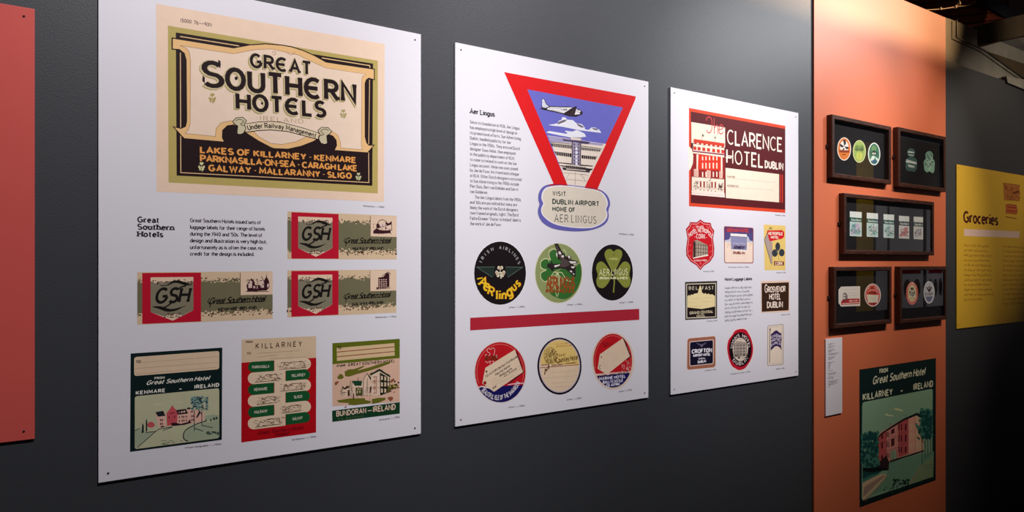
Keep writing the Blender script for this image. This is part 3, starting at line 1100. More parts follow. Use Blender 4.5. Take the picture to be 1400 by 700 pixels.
cur = 0
sl = lambda x: -(x - 80) * slope
BR = (120, 92, 66)
for i, yc in enumerate((222, 288, 354, 420, 486, 552)):
    slope = .062 + .012 * i
    hl = 32
    if i % 2 == 0:
        A.poly(pill(110, 232, yc, 31, GRN, True, False), GRN)
        A.poly(pill(234, 414, yc, 34, PKC, False, True), PKC)
    else:
        A.poly(pill(300, 412, yc, 31, GRN, False, True), GRN)
        A.poly(pill(112, 298, yc, 34, PKC, True, False), PKC)
A.to('lettering')
for i, (s, yc) in enumerate(zip(('PARKNASILLA', 'KILLARNEY', 'KENMARE', 'SLIGO', 'MULRANY', 'GALWAY'), (222, 288, 354, 420, 486, 552))):
    slope = .062 + .012 * i
    x0, x1 = ((106, 204), (336, 412), (118, 192), (348, 394), (118, 192), (340, 396))[i]
    A.text(s, x0, yc + sl(x0) + 8, x1, yc + sl(x1) + 8, 15, (226, 216, 196), .2, .1, gap=.14)
A.text('FROM', 70, 80, 108, 78, 10, INK, .24, 0)
A.text('TO', 76, 146, 96, 144, 10, INK, .24, 0)
A.text('KILLARNEY', 127, 112, 392, 98, 28, (74, 42, 40), .16, 0, gap=.62)
A.text('Great Southern Hotels', 140, 612, 400, 580, 20, (116, 8, 20), .2, 0, slant=.35, gap=.14)
A.text('Ireland', 236, 622, 312, 612, 18, (116, 8, 20), .2, 0, slant=.35, gap=.14)
A.lines(['130,140 380,124', '130,162 250,150', '210,172 420,160'], 1.0, (196, 164, 130))
A.to('illustration')
for i, yc in enumerate((222, 288, 354, 420, 486, 552)):
    slope = .062 + .012 * i
    x0, x1 = ((252, 424), (112, 268), (258, 412), (122, 258), (266, 400), (112, 282))[i]
    A.scribble(x0, yc + sl(x0) - 18, x1, yc + sl(x0) + 20, 62, 1.7, BR, 20 + i, .12, -slope)
    xm = (x0 + x1) / 2
    A.lines([[(x0 + 10, yc + sl(x0) + 22), (x1 - 8, yc + sl(x1) + 22)], [(x0 + 30, yc + sl(x0) + 14), (x0 + 40, yc + sl(x0) - 14), (x0 + 54, yc + sl(x0) - 4), (xm, yc + sl(xm) - 16), (x1 - 20, yc + sl(x1) - 12), (x1 - 16, yc + sl(x1) + 14)]], 2.6, (92, 66, 50))
A.done('red, green and cream luggage label with six small sketched views')

# bundoran label
A = Art('luggage_label_print', PANEL_Y, p1, Frame(450, 460, 10))
A.poly('45,92 965,32 965,300 45,385', (98, 108, 24))
A.poly('45,380 965,295 965,895 45,955', (226, 184, 158))
A.poly('103,158 892,90 897,262 106,335', (222, 190, 146))
A.lines(['105,214 893,142', '106,278 895,205'], 11, (140, 66, 40))
A.fr = Frame(450, 500, 8.75)
A.poly('36,538 845,436 845,572 38,672', (22, 62, 36))
A.to('lettering')
A.text('BUNDORAN', 90, 604, 438, 562, 56, (240, 208, 184), .21, .0, gap=.2)
A.line('462,540 508,534', 9, (240, 208, 184))
A.text('IRELAND', 528, 552, 790, 520, 60, (240, 208, 184), .21, .0, gap=.2)
A.text('CO. DONEGAL', 110, 650, 420, 606, 16, (108, 122, 80), .2, 0, gap=.8)
A.fr = Frame(450, 460, 10)
A.text('from', 100, 418, 214, 406, 34, (36, 40, 22), .26, 0, slant=.3)
A.text('GREAT SOUTHERN HOTEL', 262, 404, 895, 350, 36, (36, 40, 22), .26, 0, slant=.1, gap=.4)
A.text('TO', 120, 174, 164, 168, 34, (44, 52, 16), .3, 0)
A.to('illustration')
A.fr = Frame(450, 500, 8.75)
GO, DB, DR = (106, 106, 30), (36, 40, 24), (150, 84, 60)
A.poly('185,70 230,45 300,40 410,0 420,10 330,60 480,20 600,-20 740,-60 725,-25 600,20 480,60 330,100 240,130 190,125', GO)
A.polys(['95,140 130,95 165,110 175,140 150,160 110,160'], GO)
A.polys(['480,90 560,70 630,45 640,60 520,110'], GO)
A.polys(['90,415 250,390 430,388 432,410 500,425 490,450 300,472 225,465 240,445 120,440', '510,400 580,385 675,382 672,408 600,440 515,458'], GO)
A.poly('150,260 170,240 250,250 280,190 390,185 450,90 500,150 620,60 720,110 720,290 610,355 500,350 400,350 160,370', (232, 200, 174))
A.polys(['270,180 395,180 385,240 305,240', '450,85 510,150 505,190 470,130'], (26, 68, 44))
A.poly('500,110 610,55 620,180 615,350 500,345', (232, 202, 178))
A.poly('605,55 725,110 725,315 610,356', (32, 36, 24))
A.polys(['485,105 600,35 735,125 728,140 602,62 500,118'], (30, 42, 28))
A.polys(['500,116 602,64 728,142 728,150 602,78 502,126'], (228, 206, 176))
A.polys(['%d,%d %d,%d %d,%d %d,%d' % (x, y, x + w, y + 8, x + w, y + 52, x, y + 52) for x, w in ((620, 22), (660, 22), (698, 18)) for y in (118 + (x - 620) // 5, 195, 270)], (226, 200, 168))
A.lines(['%d,%d %d,%d %d,%d %d,%d' % (x, y, x + 42, y - 6, x + 42, y + 44, x, y + 48) for x in (524,) for y in (135, 208, 282)], 7, DR)
A.lines(['545,128 545,330', '500,195 615,180', '500,270 615,258'], 5, DR)
A.polys(['315,265 400,262 398,355 320,358'], (70, 80, 40))
A.polys(['330,300 345,300 345,330 330,330', '360,298 375,298 375,328 360,328', '335,275 385,273 385,285 335,287'], (222, 190, 150))
A.lines(['450,90 410,160 405,350', '450,90 500,165', '455,150 455,330', '280,190 270,230 272,340', '165,240 150,300 150,340', '345,140 345,180', '255,180 250,260'], 6, DB)
A.polys(['155,240 185,265 210,240 245,245 240,262 215,270 190,285 160,270', '222,290 245,290 245,362 222,362', '285,330 298,330 298,400 285,400', '484,260 508,240 500,330 488,320'], (64, 44, 28))
A.scribble(110, 250, 500, 372, 60, 4, (90, 66, 44), 91, .09)
A.polys(['65,200 95,185 120,190 85,232 68,225', '695,385 730,368 768,378 760,405 735,425', '180,500 205,478 210,490 190,505', '735,175 765,150 782,160 760,195 725,205', '760,318 790,306 785,320'], DR)
A.polys(['700,245 790,215 830,240 800,265 740,290 705,330 695,300'], (96, 86, 40))
A.blobs([(785, 185), (828, 200), (740, 235), (805, 225), (825, 262), (795, 272), (760, 260), (735, 305)], 11, 11, (60, 36, 22), 6, .3, 6)
A.blobs([(770, 225), (750, 215), (800, 245), (775, 245), (730, 250)], 12, 7, (214, 190, 110), 6, .3, 9)
A.line('490,330 485,400 505,440 500,462', 6, (200, 170, 130))
A.done('moss green and peach luggage label with a sketched corner building')

# ------------------------------------------------------------------ panel two prints
A = Art('heading', PANEL_Y, p2, Frame(630, 140, 3.889))
htext(A, 'Aer Lingus', 50, 57, 179, 24, TX, w=.23, serif=.21, gap=.05)
A.done()
A = Art('paragraph', PANEL_Y, p2, Frame(630, 140, 3.889))
L = ('Since its foundation in 1936, Aer Lingus|has employed a high level of design in|its promotional efforts. Sun Advertising,|Dublin, handled publicity for Aer|Lingus in the 1950s. They enticed Dutch|designer Guus Melai, then employed|in the publicity department of KLM,|'
     'to come to Ireland to work on the Aer|Lingus account. Melai was soon joined|by Jan de Fouw, his friend and collegue|at KLM. Other Dutch designers recruited|to Sun Advertising in the 1950s include|Piet Sluis, Bert van Embden and Gerrit|van Gelderen.|~The Aer Lingus labels from the 1950s|'
     'and \'60s are uncredited but many are|likely the work of the Dutch designers|(see framed originals, right). The Bord|Failte Eireann \'Visitor to Ireland\' label is|the work of Jan de Fouw.').split('|')
paragraph('paragraph', A, L, 50, [111 + 28.45 * i for i in range(20)], 312, 15.5, TX, .18, .13)
A.done()

A = Art('triangle_label_print', PANEL_Y, p2, Frame(680, 90, 4.119))
A.poly('38,35 780,172 776,190 565,692 440,692 320,672', (222, 20, 24))
A.poly('168,132 707,235 488,690 395,672', (108, 108, 196))
A.to('illustration')
BG, WH, DKB, MV = (238, 222, 206), (236, 236, 244), (50, 34, 50), (138, 130, 160)
A.poly('284,392 612,440 488,690 395,672', BG)
A.fr = Frame(740, 180, 8.75)
A.poly('85,50 330,85 335,78 480,92 580,125 745,145 728,170 560,150 100,118', (168, 160, 196))
A.lines(['105,122 365,150', '480,172 722,205'], 8, (60, 44, 56))
A.poly('115,138 365,165 362,205 130,178', (40, 28, 34)); A.poly('480,185 715,214 705,240 480,220', (40, 28, 34))
A.lines(['%d,%d %d,%d' % (x, 130 + x // 9, x, 178 + x // 9) for x in range(140, 362, 15)] + ['%d,%d %d,%d' % (x, 120 + x // 8, x, 165 + x // 8) for x in range(492, 706, 15)], 5, BG)
A.poly('155,235 362,262 360,305 180,282', (34, 22, 26)); A.poly('482,280 668,300 650,335 482,320', (34, 22, 26))
A.lines(['%d,%d %d,%d' % (x, 218 + x // 9, x, 275 + x // 9) for x in range(180, 350, 22)] + ['%d,%d %d,%d' % (x, 215 + x // 8, x, 275 + x // 8) for x in range(508, 660, 24)], 5, BG)
A.polys(['205,366 360,380 620,408 616,418 470,408 205,375', '218,400 620,445 600,462 240,415'], (34, 24, 28))
A.poly('250,425 590,460 575,490 262,458', (60, 48, 56)); A.poly('298,440 535,462 530,470 298,450', BG)
A.polys(['%d,%d %d,%d %d,%d %d,%d' % (x, 400 + (x - 300) // 10, x + 12, 401 + (x - 300) // 10, x + 12, 440 + (x - 300) // 10, x, 438 + (x - 300) // 10) for x in range(300, 530, 24)], (34, 24, 28))
A.poly('365,115 478,125 472,410 362,395', (74, 58, 78)); A.poly('385,118 455,126 450,405 385,395', (176, 166, 190))
A.lines(['377,125 377,395', '462,130 460,405'], 6, (190, 184, 200))
A.polys(['%d,%d %d,%d %d,%d %d,%d' % (x, y, x + 13, y + 1, x + 13, y + 26, x, y + 25) for x in (392, 436) for y in range(140, 385, 38)], (70, 54, 76))
A.polys(['410,%d 432,%d 432,%d 410,%d' % (y, y + 1, y + 28, y + 26) for y in (190, 235, 285, 330, 372)], WH)
A.poly('248,85 330,98 470,110 590,125 560,150 470,140 380,122 270,110', (80, 66, 96))
A.poly('340,50 365,36 480,50 486,75 470,105 345,92', (66, 52, 72)); A.poly('352,68 475,80 470,106 350,94', BG)
A.lines(['%d,%d %d,%d' % (x, 36 + x // 20, x, 62 + x // 20) for x in range(352, 480, 18)], 6, (200, 196, 210))
A.lines(['390,30 405,0 420,30', '405,0 400,-12', '420,30 440,-5'], 4, (110, 100, 120))
A.lines(['270,490 560,518', '408,480 405,640', '345,488 300,555', '475,510 525,585', '310,570 540,592', '300,555 295,600'], 3, (120, 100, 84))
A.fr = Frame(715, 115, 8.235)
A.poly('285,460 345,450 390,440 400,415 435,400 440,372 480,378 500,400 560,405 600,440 660,450 690,480 700,510 740,515 770,488 810,488 860,515 882,550 800,540 700,528 640,520 540,500 430,478 340,470', WH)
A.poly('262,545 290,528 400,545 490,560 500,548 470,535 480,525 560,535 600,515 640,530 690,555 712,592 650,600 520,600 490,592 400,575', WH)
A.polys(['385,455 400,425 450,405 500,398 470,425 430,440', '600,440 650,460 690,485 660,490 620,470', '770,492 830,500 850,520 800,515'], (112, 100, 116))
A.poly('300,245 420,252 520,250 590,275 640,285 672,320 660,345 600,355 470,345 400,325 260,295 190,278 240,262', (58, 44, 56))
A.poly('280,255 420,262 540,262 600,280 640,292 662,318 640,338 590,345 480,332 380,310 270,284', (232, 228, 230))
A.poly('210,165 240,165 262,215 305,262 265,275 225,270 205,262 215,215', (66, 56, 72)); A.poly('216,170 236,172 256,222 290,258 240,268 215,255', (230, 232, 240))
A.lines(['215,190 244,190', '214,210 252,212', '222,232 262,236', '218,250 280,256'], 4, (110, 120, 150))
A.poly('445,338 540,275 600,246 604,262 580,345 640,350 600,368 520,362', (44, 30, 36))
A.poly('560,290 600,262 580,300 570,345 520,350', (60, 42, 48)); A.poly('188,278 240,264 275,275 255,292', (40, 30, 40))
A.ell(655, 325, 16, 22, (52, 40, 48), 12)
A.blobs([(432, 288), (452, 287), (470, 288), (488, 286)], 6, 9, (40, 30, 40), 8, .05, 3)
A.polys(['608,280 640,288 645,296 612,292'], (50, 40, 52))
A.lines(['300,270 430,275', '320,292 420,312', '592,300 640,322'], 3, (120, 110, 124))
A.to('speech_cloud')
A.fr = Frame(720, 230, 7.0)
PU = (104, 100, 176)
CO_ = [(200, 158), (300, 151), (390, 158), (560, 178), (650, 192), (715, 213), (765, 252), (793, 305), (797, 350), (785, 392), (781, 420), (785, 460), (770, 510), (720, 555), (620, 590), (500, 603), (370, 598), (250, 575), (160, 525), (118, 462), (108, 400), (122, 345), (111, 300), (116, 240), (145, 188)]
CI_ = [(222, 178), (300, 168), (400, 170), (560, 190), (640, 203), (705, 226), (745, 262), (768, 310), (772, 350), (757, 392), (768, 430), (760, 480), (710, 532), (620, 568), (480, 570), (340, 552), (250, 525), (185, 480), (148, 435), (142, 385), (161, 338), (144, 290), (152, 235), (180, 195)]
A.poly(CO_, PU, True)
A.poly([(457 + (x - 457) * 1.012, 375 + (y - 375) * 1.015) for x, y in CI_], (240, 234, 236), True); A.poly([(457 + (x - 457) * .975, 375 + (y - 375) * .965) for x, y in CI_], (226, 214, 196), True)
A.poly('196,160 255,148 300,150 392,156 390,168 300,162 230,168', (170, 30, 60)); A.poly('548,178 650,188 722,214 700,216 640,202 560,190', (170, 30, 60))
A.to('lettering')
GK = (28, 48, 40)
A.text('VISIT', 250, 258, 372, 266, 38, GK, .2, 0, gap=.3)
A.text('DUBLIN AIRPORT', 250, 338, 690, 362, 42, GK, .24, 0, gap=.24)
A.text('HOME OF', 250, 408, 460, 418, 38, GK, .24, 0, gap=.26)
A.text('AER LINGUS', 268, 510, 664, 528, 68, (40, 40, 40), .1, .12, gap=.26)
A.done('large red triangle label with an aeroplane over a terminal')
caption(p2, 'letterpress  |  c.1950s', 847, 320.6, 866.5, 322)

# three round airline labels
A = Art('round_label_print', PANEL_Y, p2, Frame(630, 320, 5.385))
BLK = (26, 18, 20)
A.ell(289, 288, 196, 240, (240, 238, 240)); A.ell(289, 288, 191, 233, BLK)
A.to('lettering')
A.ring('IRISH', 289, 288, 178, 154, 109, 22, (190, 190, 190), .14, gap=.9)
A.ring('AIRLINES', 289, 288, 178, 92, 22, 22, (190, 190, 190), .14, gap=.7)
YO, RE = (240, 196, 40), (190, 60, 30)
for dx, c, ww in ((3, RE, .22), (0, YO, .2)):
    A.text('A', 132 + dx, 372, 182 + dx, 388, 62, c, ww, .12, slant=.1); A.line([(120 + dx, 330), (160 + dx, 322)], 9, c)
    A.text('e', 165 + dx, 404, 198 + dx, 420, 74, c, ww, .0)
    A.text('R', 198 + dx, 440, 232 + dx, 456, 58, c, ww, .0)
    A.text('lin', 262 + dx, 478, 330 + dx, 478, 62, c, ww * 1.1, .12, gap=.14)
    A.text('g', 350 + dx, 462, 380 + dx, 446, 70, c, ww, 0)
    A.text('us', 392 + dx, 420, 440 + dx, 372, 62, c, ww, .0, gap=.24)
    A.line([(352 + dx, 404), (384 + dx, 398)], 9, c)
A.to('shamrock_print')
A.polys(['118,244 246,244 248,308 232,318', '330,242 455,242 345,318 330,300'], (36, 48, 42))
A.lines(['112,243 250,242', '330,242 458,244', '118,244 232,318', '455,244 345,318'], 4, (90, 110, 100))
A.cloverleaf(290, 278, 50, (228, 220, 190), .8)
for x, y, s in ((290, 252, 'I'), (266, 292, 'A'), (314, 292, 'G')):
    A.ell(x, y, 11, 15, (150, 70, 60), 10)
    A.ell(x, y, 8, 12, (224, 214, 180), 10)
    A.line([(x - 3, y + 7), (x, y - 8), (x + 3, y + 7)], 3, (80, 50, 40))
A.done('black round label with yellow lettering and a small white shamrock')

A = Art('round_label_print', PANEL_Y, p2, Frame(630, 320, 5.385))
A.ell(720, 288, 175, 221, (222, 216, 170)); A.ell(720, 288, 171, 217, (146, 156, 100))
A.fr = Frame(725, 325, 7.37)
A.to('shamrock_print')
G1 = (54, 110, 48)
A.poly('200,560 260,500 380,420 430,330 500,260 515,370 480,500 420,580 350,618 270,605', G1, True)
A.poly('240,120 265,140 262,190 300,200 350,150 350,230 320,300 240,340 260,360 220,380 150,440 110,410 105,360 140,330 110,290 105,240 150,215 205,225 190,160', G1, True)
A.poly('280,350 340,300 440,300 440,400 400,435 350,420', G1, True)
CR = (226, 226, 170)
A.line('205,225 188,180 195,130 235,112 270,130 285,160', 7, CR, True); A.line('330,118 355,140 358,180', 7, CR, True)
A.line('190,240 180,215 140,215 105,245 105,295 125,315 160,325 130,340 105,360 108,405 140,440 180,430 215,380 240,348 262,352 275,372 290,348 320,355 345,395 385,438 420,430 435,405', 7, CR, True)
A.line('272,350 252,430 252,520 270,592 292,520 292,420 276,352', 6, CR, True)
A.to('lettering')
RB = (156, 74, 30)
A.text('AERLINGUS', 165, 505, 445, 505, 104, RB, .26, 0, gap=.06); A.text('IRISHAIRLINES', 160, 552, 440, 552, 34, RB, .26, 0, gap=.06)
A.to('aeroplane_picture')
PG = (84, 70, 70)
A.polys(['242,62 275,56 320,140 385,225 335,262 300,225 262,120', '195,262 300,262 340,225 385,212 480,238 474,256 420,285 360,318 300,308 215,320 195,300', '330,262 420,268 462,292 455,325 458,392 430,388 398,352 362,322', '170,262 205,258 216,228 226,262 240,300 236,336 212,332 196,308 172,302', '360,190 395,172 415,200 388,232', '262,110 276,116 300,220 280,220'], (46, 34, 34))
A.poly('255,75 270,80 300,150 345,210 385,235 395,280 340,300 300,290 315,240 290,180', PG)
A.polys(['280,145 300,135 315,165 295,170', '310,180 335,175 340,195 318,200', '375,185 395,178 405,200 390,212', '388,235 460,240 470,250 410,262', '395,335 415,330 425,345 405,352', '425,360 440,358 446,380 432,378', '410,290 450,288 440,308 415,305', '240,280 300,268 296,280 250,300', '262,150 275,160 272,190 262,186', '430,262 470,262 440,275'], (232, 224, 214))
A.lines(['178,270 210,300', '215,232 232,330', '370,320 400,350', '400,345 452,388'], 8, (40, 34, 36))
A.done('green round label with a twin-engined aeroplane over a shamrock outline')

A = Art('round_label_print', PANEL_Y, p2, Frame(630, 320, 5.385))
A.ell(1116, 283, 156, 212, (238, 236, 238)); A.ell(1116, 283, 151, 207, BLK)
A.to('shamrock_print')
OG = (142, 148, 62)
A.poly('1125,280 1080,210 1058,150 1075,116 1105,112 1125,128 1150,112 1182,122 1188,155 1165,210', OG, True)
A.poly('1100,275 1050,208 1012,210 996,250 1008,300 998,340 1008,385 1045,398 1078,370 1105,320', OG, True)
A.poly('1145,275 1190,210 1225,206 1248,240 1240,300 1250,340 1236,388 1200,390 1160,345 1140,320', OG, True)
A.line('1128,300 1130,360 1124,430', 13, OG)
A.line('1128,140 1128,220', 3, (80, 90, 40)); A.blobs([(1100, 182), (1142, 182), (1121, 182)], 9, 12, (178, 180, 100), 6, .2, 3); A.line('1090,182 1160,184', 5, (200, 196, 120))
A.to('lettering')
for a, dx in ((BLK, 3), ((226, 226, 160), 0)):
    A.text('AER', 1022 + dx, 304, 1094 + dx, 304, 44, a, .2, .1, gap=.2)
    A.text('LINGUS', 1110 + dx, 302, 1228 + dx, 300, 44, a, .2, .1, gap=.2)
A.text('IRISH AIR LINES', 1022, 332, 1226, 330, 14, (236, 236, 190), .32, 0, gap=.2)
A.done('black round label with a large olive shamrock')
for a in ((696, 421.3, 717.5, 420.2), (775.5, 417.8, 796, 416.8), (847.3, 414.8, 866, 413.8)):
    caption(p2, 'offset  |  c.1950s', *a, 1.9)
A = Art('red_band_print', PANEL_Y, p2)
A.poly('642.8,434.5 873.8,422.2 874,437.3 642.8,451.8', (180, 40, 56))
A.done('dark red horizontal band')

# lower three round labels
RD, NV = (196, 24, 34), (26, 22, 92)
A = Art('round_label_print', PANEL_Y, p2, Frame(640, 460, 7.0))
A.ell(308, 342, 250, 296, (224, 208, 204)); A.ell(308, 342, 242, 288, RD)
A.poly([(308 + 242 * math.cos(R(a)), 342 - 288 * math.sin(R(a))) for a in range(210, 340, 5)], NV)
A.line('88,492 130,478 240,500', 12, (232, 214, 212)); A.line('380,462 445,452 550,445', 9, (232, 200, 200))
A.line([(308 + 224 * math.cos(R(a)), 342 - 268 * math.sin(R(a))) for a in range(-20, 206, 8)], 4, (226, 130, 120))
A.to('address_tag')
A.poly('452,128 478,160 535,345 400,450 370,460 500,330', (110, 18, 34))
A.poly('447,126 525,340 248,530 135,450 165,300', (232, 206, 176))
A.ell(160, 445, 15, 18, (150, 30, 36), 12); A.ell(176, 336, 9, 11, (96, 60, 40), 10)
A.lines(['215,425 500,280', '225,450 510,305', '235,475 440,372'], 3, (196, 160, 130))
A.to('lettering')
A.text('TO ASTORS Belfast And Beside', 168, 396, 470, 200, 20, INK, .2, 0, slant=.2)
A.text('Marine Hotel', 262, 376, 400, 288, 20, INK, .22, 0, slant=.2); A.text('Ballycastle', 305, 385, 420, 312, 18, INK, .2, 0, slant=.2); A.text('Co. Antrim', 345, 385, 462, 316, 16, INK, .2, 0, slant=.2)
A.text('VIA', 236, 505, 272, 484, 16, INK, .3)
A.ring('BEAUTIFUL ISLE OF THE SHAMROCK', 308, 342, 262, 216, 332, 40, (232, 222, 226), .22, inside=True, gap=.2)
A.to('shamrock_print')
A.line('240,190 250,160 255,125 235,110 215,125 195,112 180,140 210,165 195,185 165,172 168,200', 6, (232, 180, 170), True)
A.line('165,235 180,250 215,235 205,262', 6, (232, 180, 170), True); A.line('228,240 245,235 240,250', 6, (232, 180, 170), True)
A.line('255,185 275,180 272,205', 6, (232, 180, 170), True)
A.text('AR LINGU', 160, 228, 280, 222, 42, (120, 44, 24), .36, 0, gap=.1)
A.done('red and navy round label with a tilted address tag, left')

A = Art('round_label_print', PANEL_Y, p2, Frame(730, 455, 7.77))
A.ell(271, 354, 235, 303, BLK, 44); A.ell(272, 352, 217, 284, (200, 184, 200), 44)
A.ell(272, 350, 208, 274, (232, 204, 172), 44)
A.poly([(272 + 208 * math.cos(R(a)), 350 - 274 * math.sin(R(a))) for a in range(2, 184, 7)], (232, 198, 118))
A.line('66,372 478,338', 7, (150, 60, 50))
A.lines(['170,425 440,402', '100,485 460,455', '180,538 430,515', '200,580 400,565'], 3, (200, 176, 156))
A.to('lettering')
A.text('Counties Hotel', 238, 318, 466, 284, 52, (96, 62, 30), .2, 0, gap=.14)
A.line('240,256 232,290 250,320 275,310 280,290', 9, (96, 62, 30), True)
A.text('Royal', 240, 252, 328, 244, 32, (140, 104, 50), .18, .06); A.text('THE NORTHERN', 228, 128, 370, 116, 12, (196, 140, 70), .2); A.text('HOTELS LTD', 235, 150, 400, 138, 10, (190, 120, 70), .3)
A.text('COOKSTOWN IRELAND', 80, 350, 150, 342, 12, (120, 70, 60), .3); A.text('BANQUETS WEDDINGS', 190, 354, 310, 340, 12, (120, 70, 60), .3); A.text('LOUGHREA', 330, 334, 450, 322, 12, (120, 70, 60), .3)
A.text('M', 116, 442, 158, 386, 36, (110, 80, 50), .3, slant=.4)
A.to('emblem')
for k in (1, .84, .62):
    A.line([(172 + 66 * k * math.cos(R(a)), 240 - 86 * k * math.sin(R(a))) for a in range(0, 361, 15)], 4, (120, 92, 54))
A.scribble(112, 160, 232, 318, 70, 4.2, (124, 96, 56), 31, .16, 0)
A.lines(['140,290 190,190 215,280', '150,200 180,300 200,180', '120,220 170,250 225,220'], 5, (108, 80, 46))
A.done('cream round label with a thick black ring')

A = Art('round_label_print', PANEL_Y, p2, Frame(800, 450, 7.77))
A.ell(296, 340, 226, 305, (232, 208, 190)); A.ell(293, 335, 206, 286, RD)
A.poly([(293 + 206 * math.cos(R(a)), 335 - 286 * math.sin(R(a))) for a in range(210, 336, 5)], NV)
A.poly('100,478 480,445 488,462 120,500', (238, 210, 196))
A.line([(293 + 190 * math.cos(R(a)), 335 - 266 * math.sin(R(a))) for a in range(-18, 205, 8)], 4, (226, 130, 120))
A.to('address_tag')
A.poly('405,90 425,120 488,290 440,330 400,110', (70, 22, 26)); A.poly('400,96 475,288 232,482 132,420 156,268', (234, 206, 178))
A.line('300,478 240,482', 4, (200, 150, 130)); A.line([(160 + 11 * math.cos(R(a)), 402 - 18 * math.sin(R(a))) for a in range(40, 320, 30)], 5, INK); A.ell(172, 296, 6, 9, INK, 8)
A.lines(['255,270 380,190', '260,295 400,205', '270,320 420,228', '285,345 430,250', '205,270 205,430', '235,250 238,440'], 2, (214, 186, 160))
A.to('lettering')
A.text('VISITORS  *  RIGHT WED HOTEL', 125, 512, 470, 466, 18, (60, 20, 34), .28)
A.text('MARINE HOTEL', 152, 542, 426, 512, 27, (226, 220, 232), .3, gap=.24); A.text('BALLYCASTLE', 190, 580, 400, 556, 27, (226, 220, 232), .3, gap=.16); A.text('CO. ANTRIM', 226, 612, 364, 594, 24, (226, 220, 232), .34, gap=.16)
A.scribble(165, 150, 270, 200, 26, 6, (120, 20, 24), 44, .2, -.2); A.scribble(385, 335, 470, 440, 34, 4, (240, 190, 180), 45, .2, -.1)
A.done('red and navy round label with a tilted address tag, right')
for a in ((695, 558, 717.5, 555.3), (775, 547.5, 795, 545), (846, 536.3, 864, 533.7)):
    caption(p2, 'offset  |  c.1950s', *a, 1.9)

# ------------------------------------------------------------------ panel three prints
A = Art('poster_print', PANEL_Y, p3, Frame(905, 110, 3.684))
OR2, MR, CM = (226, 72, 40), (92, 26, 30), (246, 226, 204)
A.poly('136,138 621,229 621,667 136,633', OR2)
A.poly('145,156 621,244 621,651 145,617', MR)
A.fr = Frame(935, 140, 7.78)
A.poly('78,208 438,268 438,480 80,430', CM)
A.fr = Frame(905, 110, 3.684)
A.poly('148,340 317,362 317,590 148,578', (150, 34, 34))
A.poly('132,328 150,345 158,380 155,420 145,445 136,455', (248, 236, 216))
A.poly('320,440 590,472 590,614 322,592', (246, 228, 204))
A.polys(['595,474 599,474 599,615 595,614', '604,474 609,475 609,616 604,616'], (220, 60, 44))
A.to('lettering')
A.lines(['332,492 575,514', '332,538 560,552'], 1.2, (190, 160, 140))
A.text('NAME', 330, 488, 368, 491, 9, (120, 80, 70), .2); A.text('ADDRESS', 328, 534, 385, 538, 9, (120, 80, 70), .2)
A.text('CLARENCE', 330, 318, 604, 357, 69, (250, 232, 216), .11, 0, fat=1.5, gap=.2)
A.text('HOTEL', 327, 414, 508, 437, 66, (250, 232, 216), .11, 0, fat=1.5, gap=.24)
A.line('320,388 350,391', 6, (250, 232, 216))
A.text('DUBLIN', 520, 438, 609, 449, 32, (250, 232, 216), .26, 0, gap=.2)
A.fr = Frame(935, 140, 7.78)
CP = (204, 70, 70)
A.line('236,195 245,165 265,155 290,170 298,215 295,290 275,322 250,315 242,290', 11, CP, True)
A.lines(['320,168 325,335', '325,270 345,245 358,255 360,340'], 11, CP, True); A.line('368,290 400,285 418,265 405,240 385,245 372,285 378,325 400,335 418,315', 11, CP, True)
A.to('illustration')
RR = (222, 54, 32)
A.polys(['105,388 432,436 430,470 100,425'], (208, 60, 40))
A.polys(['%d,%.0f %d,%.0f %d,%.0f %d,%.0f' % (x, 420 + (x - 100) * .14, x + 22, 423 + (x - 100) * .14, x + 22, 455 + (x - 100) * .14, x, 452 + (x - 100) * .14) for x in range(112, 420, 48)], (178, 40, 34))
A.polys(['%d,%.0f %d,%.0f %d,%.0f %d,%.0f' % (x, 424 + (x - 100) * .14, x + 18, 427 + (x - 100) * .14, x + 18, 440 + (x - 100) * .14, x, 438 + (x - 100) * .14) for x in range(138, 420, 48)], CM)
A.poly('98,440 430,486 430,548 96,512', CM)
A.polys(['%d,%.0f %d,%.0f %d,%.0f %d,%.0f' % (x, 468 + (x - 100) * .12, x + 32, 472 + (x - 100) * .12, x + 32, 508 + (x - 100) * .12, x, 504 + (x - 100) * .12) for x in (100, 145, 195, 245, 300, 350, 398)], (206, 50, 36))
A.line('90,514 432,556', 4, (130, 100, 150))
A.poly('88,525 430,565 428,585 90,540', CM)
A.line('190,345 192,400', 2, (110, 80, 80)); A.line('328,365 330,425', 2, (110, 80, 80)); A.polys(['194,330 216,360 196,362', '326,358 344,382 328,384'], INK)
A.fr = Frame(935, 200, 7.368)
A.polys(['%d,%.0f %d,%.0f %d,%.0f %d,%.0f' % (x, 78 + (x - 100) * .1, x + w, 79 + (x - 100) * .1, x + w, 305 + (x - 100) * .04, x, 303 + (x - 100) * .04) for x, w in ((126, 20), (372, 16))], CM)
A.poly('146,82 372,108 372,245 140,235', RR)
A.polys(['%d,%d %d,%d %d,%d %d,%d' % (x, y, x + 12, y + 4, x + 12, y + h, x, y + h - 2) for x in (182, 216, 252, 290, 325) for y, h in ((100, 42), (165, 60), (255, 55))], CM)
A.polys(['100,228 145,232 142,308 100,303', '228,240 270,245 268,325 228,320', '355,250 392,255 388,325 355,322'], (236, 190, 170))
A.lines(['108,238 108,300', '120,240 120,300', '132,242 132,300', '240,250 240,315', '250,250 250,315', '365,262 365,320'], 4, (150, 60, 60))
A.poly('80,305 405,332 404,480 78,440', CM)
A.lines(['80,308 404,335', '84,405 404,432', '90,420 404,440', '82,445 404,475'], 3, (150, 110, 96))
